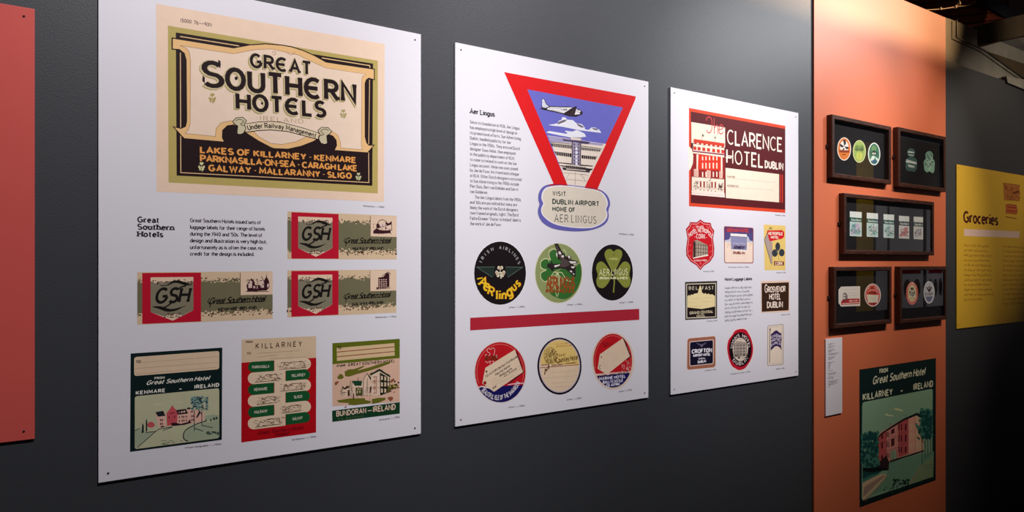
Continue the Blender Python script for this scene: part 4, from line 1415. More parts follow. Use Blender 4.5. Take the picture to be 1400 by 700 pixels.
A.polys(['%d,%.0f %d,%.0f %d,%.0f %d,%.0f' % (x, 345 + (x - 100) * .06, x + 16, 347 + (x - 100) * .06, x + 16, 408 + (x - 100) * .06, x, 407 + (x - 100) * .06) for x in (160, 195, 275, 308)], (150, 60, 56))
A.scribble(95, 345, 140, 405, 34, 4, (90, 50, 46), 51, .3); A.scribble(225, 350, 265, 415, 34, 4, (90, 50, 46), 52, .3); A.scribble(345, 365, 388, 440, 40, 4, (90, 40, 40), 53, .3)
A.polys(['348,398 385,402 382,420 350,414', '110,428 128,430 118,440', '160,432 176,434 165,446', '195,436 210,438 200,450', '235,440 252,442 240,454', '270,444 285,446 276,456', '308,448 324,450 314,460'], (70, 30, 34))
A.line('265,315 272,330 262,345 248,342', 5, INK, True)
A.poly('76,442 410,470 412,516 76,488', (246, 226, 212)); A.line('76,468 411,495', 2, (190, 150, 140))
A.done('orange, maroon and cream hotel poster with a facade picture')
caption(p3, 'letterpress | c.1940s', 1060, 294.7, 1073.5, 295.8, 1.7)

FS = Frame(925, 290, 7.0)
A = Art('shield_label_print', PANEL_Y, p3, FS)
SH = [(228, 72), (260, 98), (325, 105), (335, 145), (360, 180), (348, 250), (360, 350), (355, 420), (320, 475), (262, 512), (228, 552), (190, 508), (130, 470), (95, 415), (92, 350), (106, 250), (90, 165), (120, 130), (130, 98), (195, 100)]
A.poly(SH, (206, 22, 36)); A.line([(228 + (x - 228) * .9, 312 + (y - 312) * .93) for x, y in SH], 5, (240, 190, 186), closed=True)
A.line(SH, 4, (120, 16, 30), closed=True)
A.to('lettering')
PKW = (246, 216, 208)
A.text('THE HOTEL', 185, 150, 262, 150, 18, PKW, .26); A.lines(['150,140 165,165', '155,165 172,135', '285,130 310,165', '300,165 310,140'], 6, (230, 130, 130))
A.along('HOTEL METROPOLE', '128,238 180,200 235,190 290,205 336,248', 36, PKW, .24, gap=.1)
A.text('CORK', 190, 250, 272, 254, 40, PKW, .24, .05, gap=.2); A.line('172,238 182,238', 5, PKW); A.line('282,242 292,242', 5, PKW)
A.text('PATRICK STREET', 168, 472, 292, 468, 14, PKW, .26); A.cloverleaf(228, 492, 11, (240, 150, 150))
for x, y in ((132, 315), (128, 370), (134, 420), (322, 320), (326, 378), (322, 428)):
    A.cloverleaf(x, y, 9, (236, 120, 120)) if y != 370 and y != 378 else A.line([(x - 16, y + 8), (x + 16, y - 8)], 7, (230, 90, 90))
A.to('illustration')
A.poly('160,280 195,265 300,318 300,420 155,436', (170, 150, 130)); A.poly('155,436 300,402 304,418 160,446', (240, 224, 206))
A.lines(['%d,%d %d,%d' % (x, 275 + (x - 160) // 3, x, 425 - (x - 160) // 6) for x in range(170, 300, 18)] + ['165,%d 298,%d' % (y, y + 12) for y in (310, 345, 380)], 6, (60, 50, 44))
A.lines(['%d,%d %d,%d' % (x, 285 + (x - 160) // 3, x, 420 - (x - 160) // 6) for x in range(196, 300, 24)], 4, (230, 214, 190))
A.poly('160,280 180,280 180,430 160,434', (60, 36, 36))
A.done('red shield label with white lettering and a building')

A = Art('luggage_label_print', PANEL_Y, p3, FS)
A.rrect('453,134 736,150 736,490 456,488', 22, (150, 60, 62)); A.rrect('460,142 730,157 730,482 462,481', 18, (250, 222, 202))
A.poly('460,150 730,164 730,278 460,272', (84, 76, 130)); A.rrect('460,142 730,157 730,200 460,190', 12, (90, 60, 108))
A.poly('462,268 500,262 520,232 540,210 660,215 690,240 700,272 730,278 730,300 462,296', (200, 196, 214), False)
A.poly('462,285 730,290 730,330 462,330', (250, 222, 202))
A.to('illustration')
A.poly('515,204 672,212 680,375 525,365', (244, 236, 232)); A.poly('520,230 672,240 670,360 524,352', (150, 148, 182)); A.line('520,230 672,240 670,360 524,352', 4, (70, 60, 90), closed=True)
A.poly('540,296 660,300 658,330 538,326', (176, 170, 196)); A.poly('548,322 655,325 650,352 545,350', (90, 80, 110)); A.scribble(530, 300, 660, 350, 40, 4, (76, 66, 100), 61, .2)
A.lines(['530,250 665,258', '535,272 665,278'], 3, (120, 116, 156)); A.polys(['590,325 612,326 612,352 590,350'], (60, 46, 80))
A.scribble(484, 295, 512, 335, 14, 3, (176, 160, 170), 62, .3); A.scribble(692, 288, 718, 325, 14, 3, (200, 180, 150), 63, .3)
A.to('lettering')
A.text('GRESHAM HOTEL', 482, 188, 690, 192, 30, (206, 66, 62), .28, 0, gap=.1); A.text('DUBLIN', 545, 398, 650, 402, 20, (130, 40, 40), .34, .0, gap=.24)
A.done('blue and cream rounded luggage label')

A = Art('luggage_label_print', PANEL_Y, p3, FS)
A.poly('834,118 1042,130 1042,556 842,556', (238, 204, 118))
A.poly('868,195 915,275 915,500 905,490 842,272', (180, 160, 150)); A.line('880,170 840,268 905,495', 7, (40, 36, 40)); A.line('915,290 915,520', 3, (120, 100, 80))
A.poly('866,176 1010,172 1030,190 1030,235 1010,255 892,280 885,260 868,200', (216, 30, 38))
A.to('lettering')
A.text('METROPOLE', 880, 216, 1014, 220, 25, (250, 226, 206), .28, gap=.16); A.text('HOTEL', 904, 250, 976, 252, 20, (250, 226, 206), .3, gap=.16)
A.text('At', 888, 165, 914, 165, 24, (50, 36, 40), .24)
A.poly('932,468 1028,474 1028,510 932,510', (130, 46, 30)); A.text('CORK', 944, 504, 1014, 505, 26, (250, 220, 190), .26, gap=.2)
A.to('shamrock_print')
SK = (54, 60, 66)
A.polys([A.ell_pts(968, 330, 23, 40, 20), A.ell_pts(940, 392, 27, 36, 20), A.ell_pts(1006, 388, 27, 36, 20)], SK); A.line('968,370 972,410 980,460', 4, (90, 80, 50), True)
A.lines(['968,345 968,375', '950,385 968,372', '990,385 970,372'], 3, (130, 140, 150))
A.done('yellow upright luggage label with a grey three-leaf sprig')
caption(p3, 'letterpress | c.1950s', 961.5, 371.9, 976, 371.7, 1.6); caption(p3, 'letterpress | offset | c.1950s', 996, 366, 1024, 366, 1.6); caption(p3, 'letterpress | c.1950s', 1061.5, 373.6, 1074, 373.4, 1.6)

FB = Frame(925, 370, 8.235)
A = Art('luggage_label_print', PANEL_Y, p3, FB)
A.poly('95,128 456,116 456,538 98,556', (60, 50, 44)); A.poly('108,148 444,138 444,526 110,540', (214, 204, 180)); A.poly('118,158 436,148 436,516 120,528', (34, 22, 22))
A.poly('122,290 140,272 150,285 165,268 180,275 200,260 240,252 245,225 258,180 266,165 278,190 286,245 310,262 325,250 340,268 360,258 380,272 400,265 432,285 432,404 285,432 122,414', (240, 220, 164))
A.lines(['160,320 250,314', '290,310 400,304', '140,360 240,356', '290,352 410,346', '150,395 280,404'], 3, (210, 186, 130))
A.to('lettering')
A.text('BEL', 140, 215, 238, 212, 34, (206, 196, 170), .2, .08, gap=.4); A.text('FAST', 290, 214, 416, 212, 36, (206, 196, 170), .2, .08, gap=.3)
A.text('GRAND CENTRAL', 148, 492, 410, 474, 28, (220, 204, 170), .22, .1, gap=.1); A.text('HOTEL', 228, 522, 320, 514, 22, (200, 184, 150), .26, gap=.1)
A.done('black and cream upright luggage label with a roofline cut-out')
A = Art('heading', PANEL_Y, p3, FB)
A.text('Hotel Luggage Labels', 545, 113, 848, 106, 32, TX, .24, .12, gap=.06)
A.done()
A = Art('paragraph', PANEL_Y, p3, FB)
for i, x1 in enumerate((848, 825, 862, 838, 860, 832, 860, 858, 795)):
    y = 205 + i * 46
    A.fine_print(545, y, x1, y - (x1 - 545) * (.03 + i * .009), 24, TX, 500 + i)
A.done()
A = Art('luggage_label_print', PANEL_Y, p3, FB)
A.poly('950,118 1272,112 1270,464 952,476', (240, 204, 180)); A.poly('958,142 1264,132 1262,446 960,464', (58, 36, 24))
A.to('lettering')
A.text('G', 994, 244, 1024, 243, 84, (246, 222, 204), .17, .06); A.text('ROSVENOR', 1030, 242, 1224, 234, 58, (246, 222, 204), .24, .08, gap=.06)
A.text('HOTEL', 1046, 322, 1170, 320, 58, (246, 222, 204), .24, .08, gap=.1); A.text('DUBLIN', 1022, 416, 1192, 408, 60, (246, 222, 204), .24, .08, gap=.1)
A.done('dark brown square luggage label with cream lettering')
caption(p3, 'letterpress | c.1940s', 966.5, 439.9, 980.5, 439, 1.6); caption(p3, 'letterpress | c.1940s', 1068, 431.2, 1080, 430.5, 1.6)

FC = Frame(910, 440, 6.363)
A = Art('luggage_label_print', PANEL_Y, p3, FC)
A.rrect('186,142 438,120 438,398 182,422', 30, (250, 230, 220)); A.rrect('190,146 434,124 434,394 186,418', 28, (172, 108, 82))
A.rrect('206,172 418,152 418,366 208,388', 20, (240, 214, 204)); A.rrect('212,178 412,159 412,360 214,382', 16, (22, 18, 44))
A.to('lettering')
A.text('CROFTON', 230, 274, 400, 260, 30, (240, 234, 240), .32, gap=.16); A.text('AIRPORT HOTEL', 240, 304, 388, 290, 18, (240, 234, 240), .34, gap=.14); A.text('WHITEHALL', 286, 328, 346, 322, 12, (220, 214, 224), .34, gap=.2); A.text('DUBLIN', 282, 358, 350, 350, 17, (240, 234, 240), .36, gap=.16)
A.to('emblem')
A.lines(['268,186 300,196 314,212 330,192 355,180', '280,196 312,206 348,190', '300,208 314,218 326,206'], 5, (110, 100, 124)); A.ell(314, 204, 9, 11, (120, 108, 130), 10)
A.done('brown bordered navy rounded luggage label')
A = Art('round_label_print', PANEL_Y, p3, FC)
A.poly('530,240 540,160 575,110 600,70 650,55 700,62 735,110 755,160 768,225 764,280 745,340 715,385 690,415 640,428 600,410 570,385 548,330', (252, 226, 220), True)
A.poly('536,240 545,165 580,115 604,78 650,62 696,68 729,115 749,163 761,225 757,280 739,335 710,380 684,408 640,420 604,404 575,380 553,328', (200, 26, 50), True)
A.ell(650, 240, 98, 150, (30, 12, 20)); A.ell(650, 240, 66, 102, (226, 206, 188))
A.to('lettering')
A.ring('WYNN\'S', 650, 238, 108, 172, 96, 27, (240, 222, 214), .17, .06, gap=.14); A.ring('HOTEL', 650, 238, 108, 76, -2, 27, (240, 222, 214), .17, .06, gap=.2); A.ring('DUBLIN', 650, 238, 138, 222, 320, 27, (240, 222, 214), .17, .06, inside=True, gap=.3)
A.to('illustration')
A.poly('592,195 620,165 700,178 708,200 706,290 590,306', (180, 164, 150)); A.lines(['%d,%d %d,300' % (x, 182, x) for x in range(604, 706, 14)] + ['594,%d 706,%d' % (y, y - 4) for y in (205, 235, 262)], 5, (80, 64, 64))
A.lines(['%d,%d %d,270' % (x, 190, x) for x in range(611, 700, 28)], 5, (232, 216, 200)); A.scribble(600, 275, 706, 318, 40, 5, (40, 30, 34), 71, .2); A.blobs([(655, 150)], 8, 5, (70, 50, 50))
A.done('crimson wavy-edged round luggage label with a building')
A = Art('luggage_label_print', PANEL_Y, p3, FC)
A.rrect('886,32 1028,18 1026,374 884,384', 22, (176, 160, 146)); A.rrect('892,38 1022,25 1020,368 890,378', 18, (246, 230, 214)); A.rrect('900,46 1015,34 1013,360 898,370', 14, (170, 156, 146)); A.rrect('903,49 1012,37 1010,357 901,367', 12, (240, 220, 200))
A.line('908,60 906,355', 6, (60, 48, 60)); A.poly('904,70 910,50 918,80', (50, 36, 50))
A.poly('914,110 935,92 950,78 970,74 985,90 1006,100 1010,140 1004,190 1008,250 995,225 972,210 950,215 930,235 914,250 918,180', (56, 36, 86))
A.to('lettering')
A.along('STANDARD', '920,150 960,128 1004,146', 22, (220, 206, 220), .26); A.along('HOTEL', '926,178 960,158 1000,176', 20, (220, 206, 220), .28); A.along('DUBLIN', '922,214 960,190 1002,206', 18, (200, 190, 210), .26)
A.done('cream upright luggage label with a purple flag')
caption(p3, 'letterpress | c.1940s', 964, 507.4, 979, 505.8, 1.6); caption(p3, 'letterpress | offset | c.1950s', 999, 512.2, 1026, 508.8, 1.6); caption(p3, 'letterpress | c.1950s', 1061, 505.4, 1072.5, 504, 1.6)

# ------------------------------------------------------------------ coral board: poster, card, frames
CO_Y = CO + 0.0006
A = Art('wall_poster', CO_Y, None, Frame(1100, 450, 2.8))
DG2 = (20, 40, 40)
A.poly('210,155 503,111 502,578 211,682', DG2)
A.fr = Frame(1160, 485, 6.664)
A.rrect('125,434 768,308 764,1113 120,1330', 36, (140, 178, 148))
A.to('lettering')
CL = (226, 226, 196)
A.text('FROM', 286, 168, 358, 154, 34, CL, .26, 0, gap=.2)
A.text('Great Southern Hotel', 222, 268, 694, 178, 66, CL, .18, 0, slant=.3, gap=.14)
A.text('KILLARNEY', 134, 412, 398, 362, 52, CL, .24, 0, gap=.22)
A.text('IRELAND', 594, 320, 768, 286, 50, CL, .22, 0, gap=.24)
A.line('478,330 492,328', 12, CL)
A.to('illustration')
T1, T2, DRK, PP, PR, SND = (70, 128, 112), (28, 76, 74), (22, 26, 30), (226, 150, 140), (196, 92, 92), (214, 186, 150)
A.fr = Frame(1160, 580, 5.832)
A.polys(['112,470 240,400 300,398 305,415 120,610 112,600'], SND); A.poly('125,500 270,410 295,408 140,560 115,580', (170, 140, 124))
A.polys(['112,300 240,330 245,400 112,465'], T1)
A.poly('320,300 540,250 680,215 680,250 560,340 500,440 400,500 180,560 305,415', (116, 160, 132))
A.poly('580,320 680,250 676,420 500,470 520,420', (136, 160, 120))
A.line('575,330 545,385 515,430 495,470', 9, (190, 120, 96)); A.lines(['610,330 675,320', '600,350 676,345'], 4, (90, 120, 96))
A.poly('235,100 262,60 300,40 340,10 380,-10 430,-40 520,-75 560,-55 565,0 600,80 600,210 480,240 330,290 240,320', PP)
A.poly('235,100 300,45 300,290 240,315', PR); A.poly('395,-15 478,-60 478,235 400,262', PR); A.poly('478,-60 520,-75 530,225 478,240', (236, 172, 152)); A.poly('530,-70 565,-55 600,60 600,205 535,225', (230, 186, 152))
A.poly('228,108 262,70 335,20 440,-45 548,-92 580,-70 575,-52 545,-72 440,-28 340,34 262,84 232,118', DRK)
A.polys(['%d,%d %d,%d %d,%d %d,%d' % (x, y, x + w, y - w // 2, x + w, y + h - w // 2, x, y + h) for x, w in ((260, 14),) for y, h in ((75, 45), (145, 50), (250, 45))] +
        ['%d,%d %d,%d %d,%d %d,%d' % (x, y, x + w, y - w // 2, x + w, y + h - w // 2, x, y + h) for x, w in ((303, 8), (318, 6)) for y, h in ((65, 40), (140, 45), (230, 40))] +
        ['%d,%d %d,%d %d,%d %d,%d' % (x, y, x + w, y - w // 2, x + w, y + h - w // 2, x, y + h) for x, w in ((340, 26),) for y, h in ((45, 36), (120, 60))] +
        ['%d,%d %d,%d %d,%d %d,%d' % (x, y, x + w, y - w // 2, x + w, y + h - w // 2, x, y + h) for x, w in ((398, 9), (418, 9), (450, 13)) for y, h in ((0, 52), (85, 56), (180, 50))] +
        ['%d,%d %d,%d %d,%d %d,%d' % (x, y, x + w, y, x + w, y + h, x, y + h) for x, w in ((236, 7),) for y, h in ((115, 40), (180, 40), (255, 40))], (84, 34, 44))
A.lines(['300,135 390,100', '300,215 390,185', '400,75 478,55', '400,165 478,145', '240,170 300,135', '300,40 300,290', '390,-10 394,262', '340,105 375,92'], 4, (150, 70, 76))
A.polys(['%d,%d %d,%d %d,%d %d,%d' % (x, y, x + 12, y - 3, x + 12, y + 42, x, y + 44) for x in (492, 512, 545, 570) for y in (0, 75, 150)], (236, 196, 160))
A.poly('335,215 375,200 385,270 335,285', (150, 176, 146)); A.lines(['335,215 335,285', '355,210 355,280', '382,200 385,272'], 5, (60, 70, 60))
A.polys(['330,290 400,268 480,245 600,205 604,215 520,245 440,268 330,306', '230,315 300,250 325,300 320,360 280,370 240,345'], (52, 34, 40))
rnd = random.Random(5)
A.lines(['585,60 588,320', '610,100 612,280', '632,110 634,260', '655,80 655,240', '570,80 598,150', '640,60 620,130'], 9, (30, 56, 56))
A.blobs([(rnd.uniform(112, 235), rnd.uniform(70, 320)) for _ in range(120)], 15, 17, T1, 6, .4, 11); A.blobs([(rnd.uniform(112, 232), rnd.uniform(80, 345)) for _ in range(110)], 9, 14, T2, 6, .4, 12)
A.blobs([(rnd.uniform(150, 235), rnd.uniform(60, 110)) for _ in range(20)], 10, 14, T2, 6, .4, 22)
A.blobs([(min(658, 622 + rnd.gauss(0, 28)), rnd.uniform(-115, 110)) for _ in range(130)], 15, 16, T1, 6, .4, 13); A.blobs([(min(660, 622 + rnd.gauss(0, 28)), rnd.uniform(-110, 115)) for _ in range(120)], 8, 13, T2, 6, .4, 14)
A.poly('112,360 200,340 280,360 250,385 160,410 112,440', T2); A.poly('112,345 170,350 240,340 330,365 250,372 180,385 115,372', DRK)
A.blobs([(rnd.uniform(350, 490), 470 + rnd.uniform(-30, 30) - 0) for _ in range(46)], 8, 6, (30, 52, 44), 5, .4, 15); A.blobs([(rnd.uniform(270, 420), rnd.uniform(505, 545)) for _ in range(20)], 7, 4, (40, 70, 56), 5, .4, 16)
A.line('135,615 150,590 260,480 305,405', 5, (190, 100, 80))
A.fr = Frame(1160, 485, 6.664)
A.polys(['318,548 340,545 350,530 365,545 400,550 420,560 370,562', '400,492 425,490 430,480 460,490 490,500 500,520 460,512 430,505'], (206, 216, 168))
for x in (378, 520):
    A.line([(x, 640 if x < 400 else 560), (x, 620 if x < 400 else 545)], 8, DRK)
A.done('teal green hotel poster with dark border, low on the coral board', 'poster')

cz0, cz1 = zs(1151, 461.5, 564.5, CO + .006)
cx0, cx1 = W(1129, 0, CO + .006)[0], W(1151.5, 0, CO + .006)[0]
card = empty('caption_card', (cx0, -CO, cz0), 'narrow white caption card on the coral board left of the teal poster', 'card')
box('board', cx0, cx1, -CO - .006, -CO - .0003, cz0, cz1, M_BOARD, card, .0006)
T = Art('paragraph', CO + .0062, card, Frame(1120, 455, 5.6))
for y, x1 in ((84, 120), (92, 100), (104, 124), (112, 106), (128, 120), (137, 124), (146, 98), (160, 150), (168, 138), (186, 120), (194, 116), (203, 100), (226, 118), (234, 96), (244, 92), (254, 88), (264, 84), (274, 90), (290, 106), (310, 132), (320, 124), (338, 112), (350, 108), (370, 146), (379, 130), (390, 148), (398, 116), (412, 88)):
    T.fine_print(70, y + 4, x1, y + 4 - (x1 - 70) * (.08 + y * .0002), 7.0, (90, 60, 80), y)
T.done()

FD = 0.028


def frame(px0, px1, ytr, ybr, label, prx=None):
    front = CO + FD
    r = px1 if prx is None else prx
    x0, x1 = W(px0, 0, front)[0], W(px1, 0, front)[0]
    z0, z1 = W(r, ybr, front)[1], W(r, ytr, front)[1]
    root = empty('picture_frame', ((x0 + x1) / 2, -CO, z0), label, 'picture frame', 'shadow-box frames on the coral board')
    b = .021
    y0, y1 = -front, -CO - .0004
    L = tuple(root.location)
    # four mitred rails
    for ax, az, bx, bz, nx, nz in ((x0, z1, x1, z1, 0, -1), (x0, z0, x1, z0, 0, 1), (x0, z0, x0, z1, 1, 0), (x1, z0, x1, z1, -1, 0)):
        vs = []
        for y, ins in ((y0 + .002, 0), (y0, .003), (y0, b - .003), (y0 + .003, b), (y1, b), (y1, 0)):
            for k, (px, pz) in enumerate(((ax, az), (bx, bz))):
                s = 1 if k == 0 else -1
                if nz:
                    vs.append((px + s * ins - L[0], y - L[1], pz + nz * ins - L[2]))
                else:
                    vs.append((px + nx * ins - L[0], y - L[1], pz + s * ins - L[2]))
        n = 6
        fs = [[2 * i, 2 * i + 1, 2 * ((i + 1) % n) + 1, 2 * ((i + 1) % n)] for i in range(n)] + [[2 * i for i in range(n)][::-1], [2 * i + 1 for i in range(n)]]
        mesh_obj('frame_rail', vs, fs, [M_FRAME], root)
    box('backing_board', x0 + b - .002, x1 - b + .002, -CO - .006, -CO - .0006, z0 + b - .002, z1 - b + .002, M_BLACK, root)
    box('glass_pane', x0 + b - .002, x1 - b + .002, y0 + .006, y0 + .008, z0 + b - .002, z1 - b + .002, M_GLASS, root)
    zc = (z0 + z1) / 2
    box('hanging_clip', x0 - .012, x0 + .001, -CO - .008, -CO - .0005, zc - .008, zc + .008, M_METAL, root, .002)
    box('hanging_clip', x1 - .001, x1 + .012, -CO - .008, -CO - .0005, zc - .008, zc + .008, M_METAL, root, .002)
    return root


frame(1138, 1219, 173.3, 252.2, 'dark wood frame holding three round labels, upper left of five')
frame(1228.5, 1293.3, 187.2, 262.6, 'dark wood frame holding two figure-shaped grey green labels, upper right of five')
frame(1154.3, 1277.4, 276.2, 349.3, 'wide dark wood frame holding a row of five small cards, middle of five')
frame(1140.4, 1219.4, 364.4, 442.3, 'dark wood frame with red and white card and round label, lower left of five')
frame(1230.8, 1294.6, 364.0, 436.8, 'dark wood frame holding two oval labels, lower right of five')

LO = CO + .0072


def inner(label, fr, cat='label', group=None):
    a = Art('luggage_label', LO, None, fr)
    a.fin = (label, cat, group)
    return a


FA = Frame(1120, 145, 5.833)
G3 = 'round labels in the upper left frame'
A = inner('round orange and white label with dark propeller, left in the upper left frame', FA, group=G3)
A.ell(199, 342, 55, 92, (240, 226, 214)); A.ell(199, 342, 49, 86, (216, 122, 52)); A.ell(199, 322, 34, 46, (232, 224, 210))
A.polys(['199,318 190,270 210,268 214,300', '199,322 168,300 162,318 180,330', '202,322 232,326 236,340 215,345', '195,335 180,352 188,360 205,340'], (50, 40, 50))
A.poly('158,350 240,352 242,372 160,370', (176, 80, 40)); A.text('AER LINGUS', 164, 368, 236, 370, 12, (90, 40, 30), .3); A.text('IRISH', 184, 392, 214, 392, 8, (120, 50, 30), .3)
A.done(*A.fin)
A = inner('round pale green label, middle in the upper left frame', FA, group=G3)
A.ell(320, 362, 52, 90, (214, 214, 160)); A.ell(320, 362, 47, 84, (156, 178, 96))
A.ell(305, 335, 20, 26, (120, 150, 84)); A.ell(338, 335, 18, 26, (120, 150, 84)); A.ell(320, 400, 24, 32, (188, 194, 96))
A.scribble(290, 320, 350, 358, 24, 4, (60, 80, 60), 81, .3); A.text('AER LINGUS', 284, 352, 356, 356, 12, (70, 80, 60), .26); A.line('320,360 318,430', 4, (120, 140, 60))
A.done(*A.fin)
A = inner('round dark green label with white rim, right in the upper left frame', FA, group=G3)
A.ell(438, 382, 49, 90, (232, 234, 226)); A.ell(438, 382, 42, 82, (70, 120, 96))
A.ell(438, 340, 18, 24, (110, 150, 96)); A.polys(['410,370 436,350 466,372 460,395 416,392'], (40, 70, 60)); A.text('AER', 422, 384, 452, 386, 12, (220, 220, 200), .3)
A.polys(['400,440 425,395 445,400 438,430', '440,400 478,425 465,445'], (206, 220, 206)); A.polys(['410,445 438,425 468,440 440,460'], (60, 96, 120))
A.done(*A.fin)
A = inner('grey lettered label shaped like a figure, left in the upper right frame', FA)
A.polys([A.ell_pts(733, 372, 32, 36, 20), A.ell_pts(735, 440, 46, 34, 20), [(690, 450), (780, 455), (778, 500), (760, 525), (700, 515), (688, 490)]], (60, 84, 78))
A.lines(['708,365 758,372', '712,388 755,396', '694,428 776,452', '690,440 776,462', '708,470 760,482'], 8, (170, 178, 172)); A.text('AER LINGUS', 695, 450, 776, 462, 14, (210, 214, 208), .2); A.text('IRISH', 712, 372, 756, 376, 12, (190, 196, 190), .22); A.text('1953', 712, 488, 756, 492, 14, (190, 196, 190), .22)
A.done(*A.fin)
A = inner('pale green striped label shaped like a figure, right in the upper right frame', FA)
A.polys([A.ell_pts(877, 394, 30, 34, 20), A.ell_pts(877, 455, 45, 42, 20), [(834, 455), (922, 460), (918, 520), (905, 538), (880, 520), (858, 530), (838, 510)]], (120, 158, 138))
A.polys([A.ell_pts(877, 394, 24, 27, 16), A.ell_pts(877, 455, 38, 35, 16)], (86, 118, 104))
A.lines(['850,410 905,470', '845,430 900,500', '860,440 885,520', '905,410 850,490', '918,450 870,510', '868,372 895,420'], 5, (176, 204, 184)); A.lines(['845,455 915,430'], 5, (150, 190, 170))
A.done(*A.fin)
FB5 = Frame(1130, 255, 6.365)
for i, (xa, xb, ya, yb, t, w) in enumerate(((203, 306, 215, 430, 'first', 0), (350, 448, 228, 436, 'second', 1), (496, 588, 240, 444, 'third', 2), (630, 720, 254, 450, 'fourth', 3), (758, 840, 262, 456, 'fifth', 4))):
    a = Art('luggage_label', LO, None, FB5)
    dy = (8, 7, 6, 6, 5)[i]
    a.poly([(xa, ya), (xb, ya + dy), (xb, yb + 5), (xa, yb)], (216, 222, 216))
    q = .24
    m = ya + (yb - ya) * q
    a.poly([(xa, m), (xb, m + dy), (xb, m + 38 + dy), (xa, m + 38)], (30, 84, 78) if i < 3 else (50, 60, 62))
    a.text('Southern', xa + 10, m + 28, xb - 8, m + 28 + dy, 18, (200, 214, 206), .24, slant=.3)
    a.poly([(xa + 4, m + 42), (xb - 4, m + 42 + dy), (xb - 4, yb), (xa + 4, yb - 6)], (176, 206, 200) if i < 3 else (206, 206, 200))
    cc = ((60, 110, 120), (30, 40, 44), (60, 76, 84), (170, 90, 96), (110, 112, 120))[i]
    a.scribble(xa + 10, m + 66, xb - 22, yb - 30, 34, 5, cc, 100 + i, .28, 0)
    a.polys([[(xa + 45, m + 60), (xb - 16, m + 50), (xb - 12, m + 110), (xa + 52, m + 116)], [(xa + 6, yb - 34), (xa + 40, yb - 60), (xa + 46, yb - 20), (xa + 10, yb - 10)]], ((196, 180, 200), (206, 214, 210), (206, 216, 214), (196, 130, 130), (186, 186, 196))[i])
    a.scribble(xa + 30, m + 54, xb - 18, yb - 50, 22, 4, cc, 200 + i, .24, 0)
    a.scribble(xa + 6, yb - 60, xb - 14, yb - 20, 24, 5, (60, 110, 100) if i < 3 else (110, 90, 90), 300 + i, .24, 0)
    a.done('small hotel label card with white top, ' + t + ' from the left in the wide frame', 'label', 'cards in the wide frame')
FE = Frame(1120, 355, 6.361)
A = inner('oblong white card with red foot and cut left corners, in the lower left frame', FE)
A.poly('168,262 190,235 356,230 356,402 190,408 168,376', (222, 212, 200)); A.lines(['200,262 340,256', '240,290 345,286', '250,312 345,308'], 3, (190, 176, 166))
A.poly('190,370 205,345 250,340 348,338 350,384 192,394', (180, 36, 40)); A.polys(['200,380 345,370 345,376 200,388'], (226, 200, 190)); A.text('IRELAND', 262, 366, 330, 362, 12, (230, 200, 190), .26)
A.lines(['205,340 212,300 225,288 240,305 248,345', '212,320 242,320', '205,355 245,350'], 6, (70, 60, 64)); A.scribble(200, 290, 244, 360, 20, 5, (90, 76, 76), 91, .3)
A.done(*A.fin)
A = inner('round red label with a cream address box, in the lower left frame', FE)
A.ell(465, 308, 71, 100, (226, 214, 206)); A.ell(465, 308, 64, 92, (194, 56, 50)); A.line(A.ell_pts(465, 308, 57, 84, 36, -20, 200), 4, (232, 180, 170))
A.polys(['412,304 516,308 508,372 424,374'], (216, 208, 186)); A.lines(['425,325 505,328', '428,345 502,348'], 3, (180, 170, 150)); A.poly('432,378 496,378 478,392 450,392', (120, 30, 50))
A.polys(['430,282 500,284 495,296 436,294'], (90, 30, 36)); A.ell(458, 247, 10, 14, (120, 30, 40), 10); A.lines(['420,262 440,240', '480,240 508,262', '425,280 450,262 485,264 508,284'], 5, (236, 200, 190))
A.done(*A.fin)
A = inner('oval red rimmed label with a black sprig, in the lower right frame', FE)
A.ell(808, 293, 52, 100, (214, 110, 92)); A.ell(808, 293, 36, 72, (226, 214, 170)); A.cloverleaf(808, 280, 46, (30, 26, 30), .6)
A.polys(['782,285 836,283 834,305 784,308'], (180, 180, 170)); A.text('CORK', 786, 302, 832, 300, 12, (40, 34, 34), .26); A.ring('HOTEL IRELAND', 808, 293, 82, 150, 30, 12, (240, 210, 190), .24, sx=.95); A.blobs([(808, 350), (795, 335), (822, 335)], 6, 8, (40, 30, 30)); A.ell(808, 346, 8, 10, (206, 180, 90), 8)
A.done(*A.fin)
A = inner('oval white and navy label with a black bird shape, in the lower right frame', FE)
A.ell(956, 284, 48, 98, (214, 216, 220)); A.ell(956, 284, 42, 90, (190, 192, 198))
A.polys(['930,238 945,240 956,262 968,240 982,236 962,280 950,280', '922,292 990,288 988,306 924,310'], (50, 40, 44)); A.polys(['924,322 988,318 975,355 956,370 938,358'], (90, 96, 130)); A.text('HOTEL', 928, 306, 984, 302, 10, (220, 220, 224), .24); A.ell(956, 238, 6, 9, (60, 50, 50), 8)
A.done(*A.fin)

# ------------------------------------------------------------------ yellow panel
FG = Frame(1280, 200, 2.593)
BRN = (74, 22, 22)
A = Art('heading', PANEL_Y, p4, FG)
A.text('Groceries', 98, 268, 218, 278, 36, BRN, .22, .17, gap=.02)
A.done()
A = Art('white_band_print', PANEL_Y, p4, FG)
A.poly('98,293 295,302 295,325 99,318', (236, 206, 190))
A.done('pale horizontal band')
A = Art('paragraph', PANEL_Y, p4, FG)
for i, x1 in enumerate((190, 188, 202, 195, 200, 198, 196, 198, 196, 199, 206, 165)):
    y = 354 + i * 17.6
    A.fine_print(99, y, x1, y + (x1 - 99) * (.055 - i * .008), 9, (140, 76, 18), 600 + i)
A.done()
A = Art('paragraph', PANEL_Y, p4, FG)
for i in range(13):
    y = 358 + i * 17
    x1 = (330, 318, 326, 332, 322)[i % 5]
    A.fine_print(236, y, x1, y + (x1 - 236) * (.05 - i * .008), 8.5, (150, 82, 24), 650 + i)
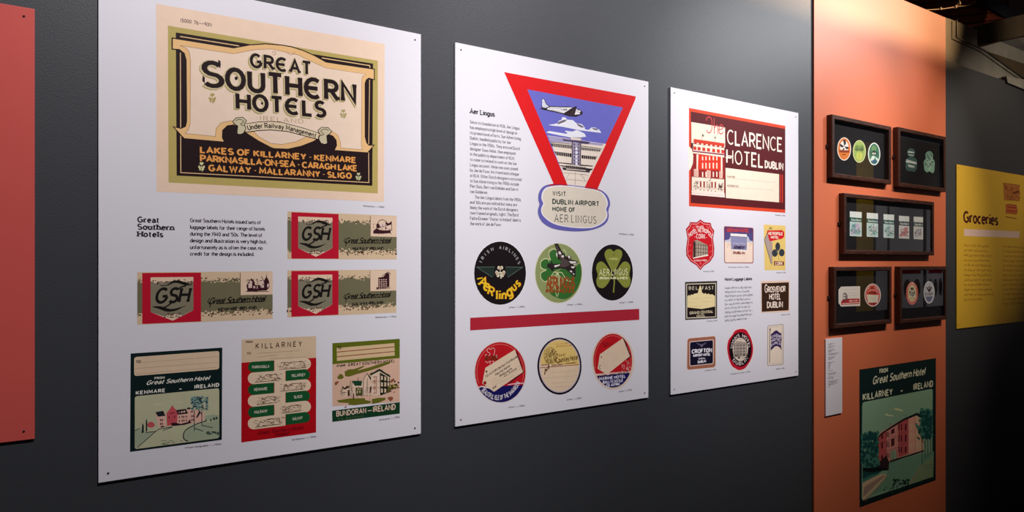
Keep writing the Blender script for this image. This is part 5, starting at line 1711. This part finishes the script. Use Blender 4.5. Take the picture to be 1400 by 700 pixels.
A.done()
A = Art('packaging_print', PANEL_Y, p4, Frame(1300, 215, 8.24))
BD = (120, 60, 34)
A.poly('590,290 775,315 775,490 600,480', (196, 124, 60)); A.line('590,290 775,315 775,490 600,480', 5, BD, closed=True); A.scribble(600, 305, 765, 475, 60, 6, BD, 95, .18, .1); A.polys(['690,400 765,370 768,400 700,415'], BD)
A.poly('620,540 640,530 740,540 750,620 735,640 620,625', (206, 110, 60)); A.line('620,540 640,530 740,540 750,620 735,640 620,625', 8, (140, 50, 34), closed=True); A.lines(['640,560 740,570', '630,600 740,612', '615,670 740,690'], 9, (140, 50, 34))
A.done('faint brown printed packaging picture')

# ------------------------------------------------------------------ opposite side of the room (seen only in the picture glass)
OY = -3.4


def refl(px):
    g = CO + FD - .006
    u = (px - 700.0) / FPX
    dx, dy = CT + u * ST, ST - u * CT
    return (DIST - g) / dy * dx + (-g - OY) / dy * dx


for i, (a, b, m, lab) in enumerate(((1170, 1193, M_YELLOW, 'yellow panel on the opposite wall, reflected in the picture glass'), (1197, 1212, M_BOARD, 'narrow white panel on the opposite wall beside the yellow one'),
                                    (1216, 1261, M_BOARD, 'wide white panel with a dark red band on the opposite wall'), (1266, 1289, M_BOARD, 'white panel at the far end of the opposite wall'))):
    x0, x1 = refl(a), refl(b)
    root = empty('exhibition_panel', (x0, OY, .95), lab, 'panel')
    box('board', x0, x1, OY + .001, OY + .012, .95, 3.25 if i == 0 else 2.4, m, root, .001)
    if i >= 2:
        box('red_band_print', x0 + .1 * (x1 - x0), x1 - .08 * (x1 - x0), OY + .0125, OY + .0135, 1.45, 1.53, ink((150, 34, 46)), root)
        for k in range(3):
            cx = x0 + (x1 - x0) * (.2 + .3 * k)
            for cz in (1.24,):
                n = 24
                rr = (x1 - x0) * .11
                vs = [(cx + rr * math.cos(6.2832 * j / n) - x0, .013, cz + .13 * math.sin(6.2832 * j / n) - .95) for j in range(n)]
                mesh_obj('round_label_print', vs, [list(range(n))[::-1]], [ink((60, 34, 44))], root)
